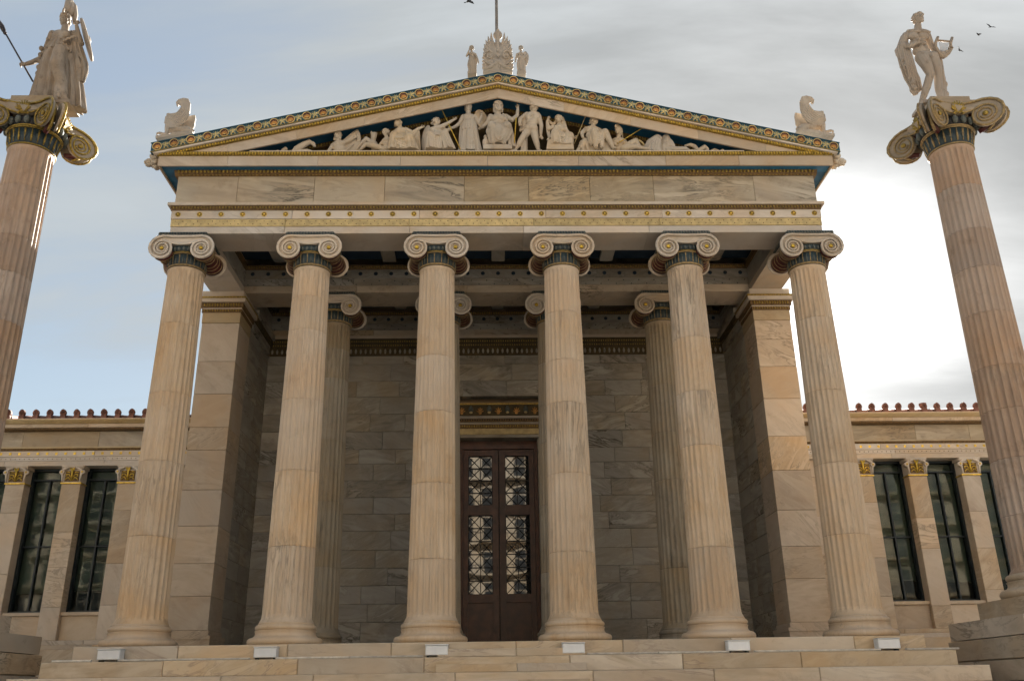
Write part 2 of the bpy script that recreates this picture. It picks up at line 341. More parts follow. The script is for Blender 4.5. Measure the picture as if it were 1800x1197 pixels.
steps = empty('steps'); steps['kind'] = 'structure'
RISE = .0975; TREAD = .15
def step_row(parent, k, xh, y0, z1, z0, depth):
    """front stones of one step; every stone its own part"""
    x = -xh
    while x < xh-.02:
        w = random.uniform(.55, .95); x2 = x+w
        if xh-x2 < .35: x2 = xh
        x2 = min(x2, xh)
        p = random.uniform(-.0015, .0015)
        MB().stone(x+.0012, x2-.0012, y0+p, y0+depth, z0, z1+random.uniform(-.0012, 0), '-y', .005, wob=.0022).build('step_stone', M_STEP, parent)
        x = x2
for k in range(9):
    xh = min(2.80+.122*k, 3.07); y0 = -.32-TREAD*k
    z1 = -RISE*k; z0 = z1-RISE
    step_row(steps, k, xh, y0, z1, z0, .40)
    # side returns of the step
    for sx in (-1, 1):
        yy = y0+.41
        while yy < 1.5:
            y2 = min(yy+random.uniform(.7, 1.0), 1.58)
            MB().stone(min(sx*xh, sx*(xh-.38)), max(sx*xh, sx*(xh-.38)), yy, y2-.002, z0, z1, '+x' if sx > 0 else '-x', .004).build('step_stone', M_STEP, steps)
            yy = y2
MB().box(-2.5, 2.5, .085, 2.0, -.06, -.004).build('porch_floor', M_PAVE, steps)
MB().box(-2.6, 2.6, -.1, 2.0, -.99, -.11).build('step_core', M_OLD, steps)
# half-height treads let into the middle of the flight
for k in range(1, 8):
    y0 = -.32-TREAD*(k-1)-.085
    x = -.43
    for x2 in (.08, .52):
        MB().stone(x, x2-.002, y0, y0+.084, -RISE*k+.0006, -RISE*(k-.5), '-y', .003, wob=.0012).build('step_stone', M_STEP, steps); x = x2

# ================================================================ the portico
POR = empty('temple_portico')
tag(POR, 'columned marble temple front with gilded pediment behind the broad stair', 'building')

# ---- fluted column pieces
NFL, FV = 24, 6
def flute_ring(r, z, depth=1.0):
    out = []
    for i in range(NFL):
        for j in range(FV):
            u = j/FV; a = 2*math.pi*(i+u)/NFL
            e = 0 if u < .16 else math.sin(math.pi*(u-.16)/.84)
            out.append((r*(1-.075*depth*e**.6)*math.cos(a), r*(1-.075*depth*e**.6)*math.sin(a), z))
    return out
def shaft_r(z, zb, zt, rb, rt):
    t = (z-zb)/(zt-zb); return rb+(rt-rb)*(t*.82+.18*t*t)
def drum(z0, z1, zb, zt, rb, rt, first, last):
    b = MB(); zs = []
    if first: zs += [(z0, rb*1.10, 0), (z0+.02, rb*1.035, 0.0), (z0+.036, rb*1.008, .55), (z0+.055, None, 1)]
    else: zs += [(z0, shaft_r(z0, zb, zt, rb, rt)-.0022, 1), (z0+.003, None, 1)]
    if last: zs += [(z1-.05, None, 1), (z1-.032, None, .55), (z1-.02, None, 0), (z1, shaft_r(z1, zb, zt, rb, rt)*1.03, 0)]
    else: zs += [(z1-.003, None, 1), (z1, shaft_r(z1, zb, zt, rb, rt)-.0022, 1)]
    n = NFL*FV
    for z, r, d in zs: b.v += flute_ring(r or shaft_r(z, zb, zt, rb, rt), z, d)
    for i in range(len(zs)-1):
        for k in range(n):
            b.f.append((i*n+k, i*n+(k+1) % n, (i+1)*n+(k+1) % n, (i+1)*n+k)); b.m.append(0); b.sm.append(False)
    for L, rev in ((0, True), (len(zs)-1, False)):
        f = [L*n+k for k in range(n)]; b.f.append(tuple(f[::-1] if rev else f)); b.m.append(0); b.sm.append(False)
    return b
def torus_prof(rc, zc, a, n=7):
    return [(rc+a*math.cos(t), zc+a*math.sin(t)) for t in [-math.pi/2+math.pi*i/(n-1) for i in range(n)]]
def spiral(ex, ez, r0, turns, sgn, n=16, k=.48, t0=0.0):
    pts = []
    N = int(n*turns)
    for i in range(N+1):
        t = t0+turns*i/N; a = math.pi/2-sgn*2*math.pi*t; r = r0*math.exp(-k*t)
        pts.append((ex+r*math.cos(a), ez+r*math.sin(a), r))
    return pts
def scroll_face(b, e, ez, r0, y, tub, mface=0, mridge=0):
    """flat Ionic face looking to -y: two discs, the sagging channel between, and the raised ridges"""
    for s in (-1, 1):
        rim = [(x, z) for x, z, r in spiral(s*e, ez, r0*.985, 1.0, s, 24)][:-1]
        if s > 0: rim = rim[::-1]
        b.poly_y(rim, y+.011, y+.03, mface)
    sag = lambda u, z0, z1: z1+(z0-z1)*(abs(u)**1.8)
    N = 12; us = [-1+2*i/N for i in range(N+1)]
    r1 = r0*math.exp(-.48)
    top = [(e*u, ez+r0*.985) for u in us]; low = [(e*u, sag(u, ez+r1*.9, ez+r1*.42)) for u in us]
    b.poly_y(low+top[::-1], y+.009, y+.03, mface)
    out = spiral(-e, ez, r0, 2.7, -1)[::-1]+[(e*u, ez+r0-.006*(1-u*u), r0) for u in us[1:-1]]+spiral(e, ez, r0, 2.7, 1)
    b.tube([(x, y-.002, z) for x, z, r in out], [tub*(.35+.65*r/r0) for x, z, r in out], 6, mridge)
    inn = [(e*u, sag(u, ez+r1, ez+r1*.50), r1) for u in us]
    b.tube([(x, y-.002, z) for x, z, r in inn], tub*.7, 6, mridge)
ZA = 3.107
def make_column(cuts, name='column'):
    c = empty(name, (0, 0, 0), POR)
    b = MB(); b.lathe([(.20, 0), (.238, .001)]+torus_prof(.230, .027, .026)+[(.222, .0545), (.212, .062), (.204, .075), (.205, .088), (.209, .094)]+[(.209, .0975)]+torus_prof(.190, .118, .0185)+[(.189, .1375), (.1915, .141), (.189, .147), (.186, .15)], 48)
    b.build('base', M_SHAFT, c)
    zb, zt = .15, 2.83
    zz = [zb]+cuts+[zt]
    for i in range(len(zz)-1):
        drum(zz[i]+(.0008 if i else 0), zz[i+1]-.0008, zb, zt, .170, .1385, i == 0, i == len(zz)-2).build('drum', M_SHAFT, c, (0, 0, zz[i]))
    # painted necking: blue ground, gold anthemion stalks, gold beads above and below
    b = MB(); b.lathe([(.1415, 2.831), (.1415, 2.848), (.1435, 2.85), (.150, 2.938)], 48, mat=0)
    for k in range(32):
        a = 2*math.pi*(k+.5)/32; ca, sa = math.cos(a), math.sin(a)
        ro = lambda z: .1435+(z-2.85)*.074+.0015
        if k % 2:
            b.tube([(ro(z)*ca, ro(z)*sa, z) for z in (2.856, 2.90, 2.93)], [.0042, .0028, .0065], 5, 1)
        else:
            b.tube([(ro(z)*ca, ro(z)*sa, z) for z in (2.856, 2.885, 2.925)], [.0055, .0062, .002], 5, 2)
    for z, r, q in ((2.840, .1445, .0065), (2.848, .1445, .004), (2.940, .152, .006)):
        b.tube([(r*math.cos(2*math.pi*k/40), r*math.sin(2*math.pi*k/40), z) for k in range(41)], q, 5, 1)
    b.build('necking', [M_TEAL, M_DULLG, M_BLUEG], c)
    # echinus of painted eggs
    b = MB(); b.lathe([(.150, 2.944), (.163, 2.958), (.170, 2.985), (.160, 3.0)], 40, mat=0)
    for k in range(30):
        a = 2*math.pi*k/30; b.ell((.170*math.cos(a), .170*math.sin(a), 2.970), (.011, .011, .019), 6, 5, 1)
    b.tube([(.1565*math.cos(2*math.pi*k/40), .1565*math.sin(2*math.pi*k/40), 2.949) for k in range(41)], .004, 5, 2)
    b.build('echinus', [M_TEAL, M_BLUEG, M_GOLDD], c)
    # scroll faces front and back, with the side bolsters between
    b = MB(); scroll_face(b, .153, 2.972, .107, -.175, .0125)
    b2 = MB(); scroll_face(b2, .153, 2.972, .107, -.175, .0125)
    nb = len(b.v); b.v += [(-x, -y, z) for x, y, z in b2.v]; b.f += [tuple(nb+i for i in f) for f in b2.f]; b.m += b2.m; b.sm += b2.sm
    b.box(-.15, .15, -.145, .145, 3.005, 3.074, 0)
    b.build('volute_scroll', [M_PALE], c)
    b = MB()
    for s in (-1, 1):
        pr = [(.085, -.146), (.080, -.12), (.066, -.07), (.058, -.03), (.064, 0), (.058, .03), (.066, .07), (.080, .12), (.085, .146)]
        b.lathe(pr, 24, (s*.156, 0, 2.966), 0, axis='y')
        for y, r in ((-.12, .081), (-.085, .071), (-.05, .063), (-.015, .0635), (.05, .063), (.085, .071), (.12, .081)):
            b.tube([(s*.156+r*math.cos(2*math.pi*k/20), y, 2.966+r*math.sin(2*math.pi*k/20)) for k in range(21)], .003, 5, 1)
    b.build('bolster', [M_RED, M_DULLG], c)
    for s in (-1, 1):
        for f in (-1, 1):
            MB().ell((s*.153, f*.178, 2.972), (.017, .013, .017), 12, 8).build('volute_eye', M_GOLD, c)
    b = MB(); b.box(-.178, .178, -.178, .178, 3.0745, 3.0815, 1); b.box(-.186, .186, -.186, .186, 3.0825, 3.1065, 0)
    for k in range(17):
        for f in (-1, 1):
            b.ell((-.178+k*.02225, f*.188, 3.093), (.008, .006, .012), 6, 4, 2)
            b.ell((f*.188, -.178+k*.02225, 3.093), (.006, .008, .012), 6, 4, 2)
    b.build('abacus', [M_TEAL, M_PALE, M_BLUEG], c)
    return c
FRONT_X = (-2.5, -1.5, -.5, .5, 1.5, 2.5)
CUTS = [[.74, 1.28, 1.80, 2.36], [.66, 1.20, 1.74, 2.30, 2.58], [.56, 1.10, 1.64, 2.08], [.60, 1.16, 1.70, 2.04, 2.44], [.62, 1.36, 1.78, 2.22], [.70, 1.22, 1.78, 2.38]]
cols = []
for i, x in enumerate(FRONT_X):
    c = make_column(CUTS[i]); c.location = Vector((x, 0, 0))*K; cols.append(c)
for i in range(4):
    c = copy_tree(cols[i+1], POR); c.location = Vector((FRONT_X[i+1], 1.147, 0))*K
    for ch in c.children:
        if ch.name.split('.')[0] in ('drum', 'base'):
            ch.material_slots[0].link = 'OBJECT'; ch.material_slots[0].material = M_SHAFT_SHADE

# ---- stone pieces helper
def course(parent, name, m, x0, x1, y0, y1, z0, z1, face, w=(.5, .8), gap=.0011, prof=None, jit=.0012, c=.0032):
    """a run of blocks along x (face -y) or along y (faces +-x)"""
    a, e = (x0, x1) if face in ('-y', '-z') else (y0, y1)
    while a < e-1e-6:
        b = a+random.uniform(*w)
        if e-b < w[0]*.6: b = e
        j = random.uniform(-jit, jit)
        if face == '-y': MB().stone(a+gap, b-gap, y0+j, y1, z0, z1, face, c).build(name, m, parent)
        elif face == '+x': MB().stone(x0, x1+j, a+gap, b-gap, z0, z1, face, c).build(name, m, parent)
        elif face == '-x': MB().stone(x0+j, x1, a+gap, b-gap, z0, z1, face, c).build(name, m, parent)
        elif face == '-z': MB().stone(a+gap, b-gap, y0, y1, z0+j, z1, face, c).build(name, m, parent)
        a = b
def eggs(b, x0, x1, y, z, pitch, r, mats=(0, 1), axis='x', dart=True):
    n = max(1, int(round((x1-x0)/pitch)))
    for i in range(n):
        q = x0+(i+.5)*(x1-x0)/n
        p = (q, y, z) if axis == 'x' else (y, q, z)
        b.ell(p, r if axis == 'x' else (r[1], r[0], r[2]), 6, 4, mats[0])

# ---- front entablature
XE = 2.615
ent = empty('entablature', (0, 0, 0), POR)
# architrave: two bare fasciae with the gold-ground band between
course(ent, 'architrave_stone', M_PALE, -XE, XE, -.1555, .155, 3.1075, 3.1695, '-y', (.9, 1.05), c=.002)
course(ent, 'gilded_band', M_GOLDP, -XE-.003, XE+.003, -.161, .1545, 3.1705, 3.2345, '-y', (.9, 1.05), c=.002, jit=.0003)
course(ent, 'architrave_stone', M_PALE, -XE-.006, XE+.006, -.1665, .154, 3.2355, 3.3095, '-y', (.9, 1.05), c=.002)
d = MB()
for i in range(89):
    x = -2.58+i*5.16/88
    for z, m_ in ((3.215, i % 2), (3.190, (i+1) % 2)):
        d.lathe([(.0052 if m_ else .0035, -.1625), (.004, -.1642)], 6, (x+(.0 if z > 3.2 else .029), 0, z), 0, axis='y')
d.build('dot_row', M_BROWN, ent, kind='stuff')
rb = MB(); rb.lathe([(.0215, 0), (.0215, -.004), (.017, -.0055), (.0165, -.002)], 16, mat=0, axis='y', caps=False); rb.lathe([(.0165, -.0015), (.011, -.004), (.009, -.002)], 12, mat=1, axis='y', caps=False)
rb.ell((0, -.004, 0), (.0095, .006, .0095), 10, 6, 0)
rme = rb.data('rosette', [M_GOLD, M_BROWN])
for i in range(31): put('rosette', rme, ent, (-2.565+i*5.13/30, -.1665, 3.275))
b = MB()
def ring_x(b, prof, xe, mat=0):
    """moulding along the front"""
    b.prof_x(prof, -xe, xe, mat)
ring_x(b, [(-.168, 3.3105), (.15, 3.3105), (.15, 3.3455), (-.186, 3.3455), (-.180, 3.335), (-.174, 3.325)], XE+.012, 1)
ring_x(b, [(-.194, 3.346), (.15, 3.346), (.15, 3.370), (-.196, 3.370)], XE+.034, 0)
ring_x(b, [(-.180, 3.3705), (.15, 3.3705), (.15, 3.3845), (-.166, 3.3845), (-.178, 3.379)], XE+.02, 2)
b.build('architrave_crown', [M_PALE, M_BROWN, M_GOLDP], ent)
b = MB(); eggs(b, -XE, XE, -.182, 3.330, .0245, (.0072, .006, .011)); b.build('leaf_moulding', [M_GOLDD], ent, kind='stuff')
# frieze
fx = [-2.61]
for p in (417, 552, 676, 816, 929, 1037, 1149, 1326): fx.append(at(p, 333, -.155).x)
fx.append(2.61)
for i in range(len(fx)-1):
    MB().stone(fx[i]+.001, fx[i+1]-.001, -.1525+random.uniform(-.001, .001), .14, 3.3855, 3.634, '-y', .0025).build('frieze_stone', M_FRIEZE, ent)
b = MB(); ring_x(b, [(-.156, 3.635), (.14, 3.635), (.14, 3.689), (-.20, 3.689), (-.192, 3.675), (-.172, 3.65)], XE+.02, 0)
b.build('bed_moulding', [M_BROWN], ent)
b = MB(); eggs(b, -XE, XE, -.186, 3.664, .030, (.0105, .009, .018)); eggs(b, -XE, XE, -.163, 3.640, .03, (.011, .004, .003)); b.build('egg_moulding', [M_GOLDD], ent, kind='stuff')
# architrave underside between columns stays marble; inner faces carry the same bands
# side entablatures running back to the main block
for s in (-1, 1):
    X0, X1 = (XE-.29, XE) if s > 0 else (-XE, -XE+.29)
    f = '+x' if s > 0 else '-x'
    course(ent, 'architrave_stone', M_PALE, X0, X1, .157, 6.0, 3.1075, 3.169, f, (.9, 1.2))
    course(ent, 'architrave_stone', M_PALE, X0, X1, .157, 6.0, 3.1705, 3.3095, f, (.9, 1.2))
    course(ent, 'frieze_stone', M_FRIEZE, X0, X1, .142, 6.0, 3.3105, 3.634, f, (.9, 1.2))
    MB().box(min(s*(XE-.2), s*(XE+.03)), max(s*(XE-.2), s*(XE+.03)), .1405, 6.0, 3.635, 3.689).build('bed_moulding', M_BROWN, ent)

# ---- cornice
cor = empty('cornice', (0, 0, 0), POR)
XC = 2.739
course(cor, 'cornice_stone', M_BLOCK, -XC, XC, -.282, -.268, 3.655, 3.745, '-y', (.55, .75), c=.002)
MB().box(-XC+.016, XC-.016, -.267, -.15, 3.672, 3.744).build('cornice_soffit', M_BLUE, cor)
for s in (-1, 1):
    f = '+x' if s > 0 else '-x'
    X0, X1 = (XC-.014, XC) if s > 0 else (-XC, -XC+.014)
    course(cor, 'cornice_stone', M_BLOCK, X0, X1, -.267, 6.0, 3.655, 3.745, f, (.6, .8), c=.002)
    MB().box(min(s*(XC-.0155), s*(XE-.2)), max(s*(XC-.0155), s*(XE-.2)), -.149, 6.0, 3.6725, 3.744).build('cornice_soffit', M_BLUE, cor)
b = MB(); ring_x(b, [(-.286, 3.7455), (-.1, 3.7455), (-.1, 3.7745), (-.302, 3.7745), (-.300, 3.766), (-.292, 3.755)], XC+.012, 0)
b.build('cornice_crown', M_GOLDD, cor)
b = MB(); eggs(b, -XC, XC, -.297, 3.761, .0225, (.0085, .010, .0145)); b.build('bead_moulding', [M_GOLD], cor, kind='stuff')
MB().box(-XC+.01, XC-.01, -.27, .3, 3.7455, 3.7735).build('pediment_floor', M_PALE, cor)
MB().box(-2.02, 2.02, -.272, .0400, 3.774, 3.803).build('pediment_floor', M_PALE, cor)

# ---- pediment
ped = empty('pediment', (0, 0, 0), POR)
SL = .248
def rake(z0, z1, xe, y0, y1, m_, name, zc=None, n=1):
    """both sloping runs of one member of the pediment, as stones"""
    for s in (-1, 1):
        for i in range(n):
            xa, xb = xe*i/n+(.0008 if i else 0), xe*(i+1)/n-(.0008 if i < n-1 else 0)
            pl = [(xa, z0-SL*xa), (xb, z0-SL*xb), (xb, z1-SL*xb), (xa, z1-SL*xa)]
            if zc is not None: pl = clip(pl, 0, 1, zc)
            if len(pl) < 3: continue
            pl = [(s*x, z) for x, z in pl]
            if s < 0: pl = pl[::-1]
            MB().poly_y(pl, y0, y1).build(name, m_, ped)
rake(4.316, 4.405, 2.75, -.279, -.264, M_BLOCK, 'raking_cornice_stone', 3.7765, 5)
rake(4.372, 4.404, 2.75, -.263, -.02, M_BLUE, 'raking_soffit', 3.7765)
rake(4.330, 4.3715, 2.75, -.078, .0405, M_BROWN, 'raking_bed_moulding', 3.7765)
rake(4.4055, 4.4305, 2.752, -.300, -.06, M_GOLDD, 'raking_crown', 3.7765)
rake(4.4315, 4.4465, 2.775, -.318, -.06, M_PALE, 'raking_fillet', 3.752, 5)
rake(4.4475, 4.5325, 2.793, -.322, -.2, M_SIMA, 'sima', None)
rake(4.4475, 4.4525, 2.795, -.326, -.322, M_GOLDD, 'sima_edge', None)
rake(4.5275, 4.5345, 2.797, -.330, -.322, M_SIMA, 'sima_edge', None)
b = MB()
for s in (-1, 1):
    n = 118
    for i in range(n):
        x = .012+i*2.66/n; z = 4.417-SL*x
        if z < 3.776: continue
        b.ell((s*x, -.301, z), (.0085, .009, .0125), 6, 4, 0)
b.build('bead_moulding', [M_GOLD], ped, kind='stuff')
b = MB()
for s in (-1, 1):
    for i in range(90):
        x = .015+i*2.1/90; z = 4.351-SL*x
        if z > 3.84: b.ell((s*x, -.080, z), (.008, .006, .014), 6, 4, 0)
b.build('egg_moulding', [M_GOLDD], ped, kind='stuff')
# tympanum slabs
tx = [-2.2, -1.45, -.75, .02, .78, 1.5, 2.2]
for i in range(6):
    pl = clip(clip([(-2.4, 3.774), (2.4, 3.774), (0, 3.774+2.4*.2489)], 1, 0, tx[i]+.0008), -1, 0, -tx[i+1]+.0008)
    if len(pl) > 2: MB().poly_y(pl, .041, .13).build('tympanum_slab', M_TYMP, ped)
# painted palmettes and lotus flowers on the sima
pm = MB(); pm.lathe([(.0375, 0), (.0375, -.005), (.0325, -.0055), (.032, -.002)], 20, mat=1, axis='y', caps=False)
pm.lathe([(.0322, -.0015), (.001, -.0022)], 18, mat=2, axis='y', caps=False)
for k in range(9):
    a = math.pi*(k/8)*1.2-.1*math.pi; L = .030 if k != 4 else .032
    c0 = Vector((0, -.003, -.012)); d_ = Vector((math.cos(a), 0, math.sin(a)))
    pm.tube([c0+d_*.005, c0+d_*L*.62, c0+d_*L*1.0], [.0024, .0044, .0018], 5, 0)
pm.ell((0, -.004, -.016), (.009, .004, .007), 8, 4, 3)
PALM = pm.data('palmette', [M_ORANGE, M_PALEGOLD, M_RED, M_PALEGOLD])
lo = MB()
for k in range(7):
    a = math.pi*(.08+.14*k); d_ = Vector((math.cos(a), 0, math.sin(a))); c0 = Vector((0, -.002, -.008))
    lo.tube([c0+d_*.004, c0+d_*.022, c0+d_*.040], [.003, .0058, .0015], 5, 0 if k % 2 == 1 else 1)
for s in (-1, 1):
    lo.tube([(s*.002, -.002, -.012), (s*.012, -.002, -.022), (s*.018, -.002, -.036)], [.003, .005, .002], 5, 0)
    lo.tube([(s*.002, -.002, -.010), (s*.016, -.002, -.016), (s*.026, -.002, -.026)], [.003, .0045, .002], 5, 1)
lo.ell((0, -.003, -.010), (.008, .004, .007), 8, 4, 0)
LOT = lo.data('lotus', [M_PALEGOLD, M_SAGE])
npal = 21
for s in (-1, 1):
    for i in range(2*npal+1):
        x = i*2.745/(2*npal)
        if i == 0 and s < 0: continue
        z = 4.490-SL*x-(.012 if i == 0 else 0)
        o = put('palmette' if i % 2 == 0 else 'lotus_flower', PALM if i % 2 == 0 else LOT, ped, (s*x, -.3235, z), (0, s*math.atan(SL) if i else 0, 0))
# side gutters and roof
for s in (-1, 1):
    MB().box(min(s*2.70, s*2.795), max(s*2.70, s*2.795), -.19, 6.0, 3.7755, 3.84).build('sima', M_SIMA, ped)
rf = MB(); rf.poly_y([(-2.70, 3.776), (2.70, 3.776), (2.70, 3.838), (0, 4.50), (-2.70, 3.838)], .13, 8.0); rf.build('roof', M_PALE, POR)
# lion head spouts at the two corners
def lion(s):
    b = MB(); c = Vector((s*2.785, -.20, 3.752))
    b.ell(c, (.045, .055, .058), 12, 8)
    b.ell(c+Vector((s*.045, -.01, -.018)), (.042, .036, .030), 10, 7)
    b.ell(c+Vector((s*.078, -.01, -.022)), (.016, .026, .017), 8, 6)
    b.ell(c+Vector((s*.055, -.01, -.048)), (.026, .026, .012), 8, 6)
    for k in range(9):
        a = 2*math.pi*k/9; b.ell(c+Vector((s*.0, -.058*math.cos(a), .058*math.sin(a))), (.026, .02, .02), 7, 5)
        b.ell(c+Vector((s*.022, -.046*math.cos(a+.3), .046*math.sin(a+.3))), (.022, .016, .016), 7, 5)
    for q in (-1, 1): b.ell(c+Vector((s*.03, q*.028-.01, .030)), (.016, .012, .013), 7, 5); b.ell(c+Vector((s*.02, q*.042-.01, .046)), (.012, .012, .016), 7, 5)
    b.build('lion_head', M_STATUE, POR)
lion(-1); lion(1)

# ---- ceiling of the porch: inner beams, coffers
ceil = empty('coffered_ceiling', (0, 0, 0), POR)
def beam(y0, y1, x0, x1, back=True):
    course(ceil, 'beam_stone', M_OLD, x0, x1, y0, y1, 3.1075, 3.178, '-y', (.95, 1.05), c=.002)
    course(ceil, 'beam_stone', M_GREY_SHADE, x0, x1, y0-.004, y1+.004, 3.1795, 3.248, '-y', (.95, 1.05), c=.002)
    course(ceil, 'beam_stone', M_GREY_SHADE, x0, x1, y0-.008, y1+.008, 3.2495, 3.335, '-y', (.95, 1.05), c=.002)
    b = MB(); b.prof_x([(y0-.010, 3.336), (y1+.01, 3.336), (y1+.03, 3.372), (y0-.03, 3.372)], x0, x1, 0); b.build('beam_crown', M_BROWN, ceil)
    b = MB(); eggs(b, x0, x1, y0-.024, 3.356, .0235, (.0085, .009, .0125)); b.build('bead_moulding', M_GOLDD, ceil, kind='stuff')
    b = MB(); n = int((x1-x0)/.1375)
    for i in range(n):
        x = x0+(i+.5)*(x1-x0)/n
        put('disc', DISC, ceil, (x, y0-.0085, 3.293))
        for dx in (-.035, .035): b.lathe([(.006, y0-.0045), (.005, y0-.0065)], 6, (x+dx, 0, 3.205+.018*(1 if dx > 0 else -1)), 0, axis='y')
    b.build('dot_row', M_TEAL, ceil, kind='stuff')
db = MB(); db.lathe([(.0185, 0), (.0185, -.0025), (.012, -.004)], 12, axis='y'); DISC = db.data('disc', [M_NAVY])
XI = 2.325
beam(.985, 1.31, -XI, XI)
# coffers: marble grid hung under blue panels
def coffers(y0, y1):
    MB().box(-XI, XI, y0, y1, 3.425, 3.5).build('coffer_panel', M_NAVY, ceil)
    for i in range(-4, 5):
        x = i*.5
        MB().stone(x-.06, x+.06, y0+.001, y1-.001, 3.395, 3.4245, '-z', .003).build('ceiling_rib', M_GREY_SHADE, ceil)
    ny = max(2, int(round((y1-y0)/.4)))
    for j in range(1, ny):
        y = y0+(y1-y0)*j/ny
        for i in range(-5, 5):
            xa, xb = max(-XI, i*.5+.0605), min(XI, (i+1)*.5-.0605)
            if xb > xa: MB().stone(xa, xb, max(y0+.001, y-.05), min(y1-.001, y+.05), 3.398, 3.4245, '-z', .003).build('ceiling_rib', M_GREY_SHADE, ceil)
coffers(.16, .94); coffers(1.34, 2.06)
# long beams over the flank walls, seen from inside
for s in (-1, 1):
    X0, X1 = (XI, XI+.03) if s > 0 else (-XI-.03, -XI)
    f = '-x' if s > 0 else '+x'
    course(ceil, 'beam_stone', M_GREY_SHADE, X0-.002, X1+.002, .158, 2.08, 3.17, 3.335, f, (.8, 1.1), c=.002)
    MB().box(X0-.012, X1+.012, .158, 2.08, 3.336, 3.40).build('beam_crown', M_BROWN, ceil)

# ---- back wall with the doorway, flank walls ending in piers
YB = 2.1
wall = empty('back_wall', (0, 0, 0), POR)
DX, DZ = .40, 2.03
rows = [0, .30]
while rows[-1] < 2.86: rows.append(rows[-1]+random.choice((.145, .165, .18, .16)))
rows[-1] = 2.905
for i in range(len(rows)-1):
    z0, z1 = rows[i]+.001, rows[i+1]-.001
    for xa, xb in (((-2.34, -.565), (.565, 2.34)) if z0 < 2.46 else ((-2.34, 2.34),)):
        x = xa; first = True
        while x < xb-1e-4:
            w = random.uniform(.30, .72)*(1.25 if i == 0 else 1)
            x2 = x+w
            if xb-x2 < .2: x2 = xb
            MB().stone(x+.001, x2-.001, YB+random.uniform(-.002, .002), YB+.1, z0, z1, '-y', .0028).build('stone', M_GREY_SHADE, wall); x = x2
top = empty('wall_crown', (0, 0, 0), POR)
b = MB(); b.prof_x([(YB-.006, 2.906), (YB+.1, 2.906), (YB+.1, 2.99), (YB-.012, 2.99)], -XI, XI, 0); b.build('frieze_band', M_TYMP, top)
b = MB(); b.prof_x([(YB-.014, 2.991), (YB+.1, 2.991), (YB+.1, 3.075), (YB-.05, 3.075), (YB-.03, 3.03)], -XI, XI, 0); b.build('bed_moulding', M_TYMP, top)
b = MB(); b.prof_x([(YB-.055, 3.076), (YB+.1, 3.076), (YB+.1, 3.106), (YB-.058, 3.106)], -XI, XI, 0); b.build('fillet', M_PALE, top)
b = MB(); eggs(b, -XI, XI, YB-.034, 3.05, .0235, (.0085, .009, .0115)); eggs(b, -XI, XI, YB-.02, 3.012, .0235, (.007, .007, .010)); b.build('bead_moulding', M_GOLDD, top, kind='stuff')
b = MB(); eggs(b, -XI, XI, YB-.009, 2.95, .05, (.012, .005, .03)); b.build('egg_moulding', M_GREY_SHADE, top, kind='stuff')
beam(2.075, 2.3, -XI, XI)
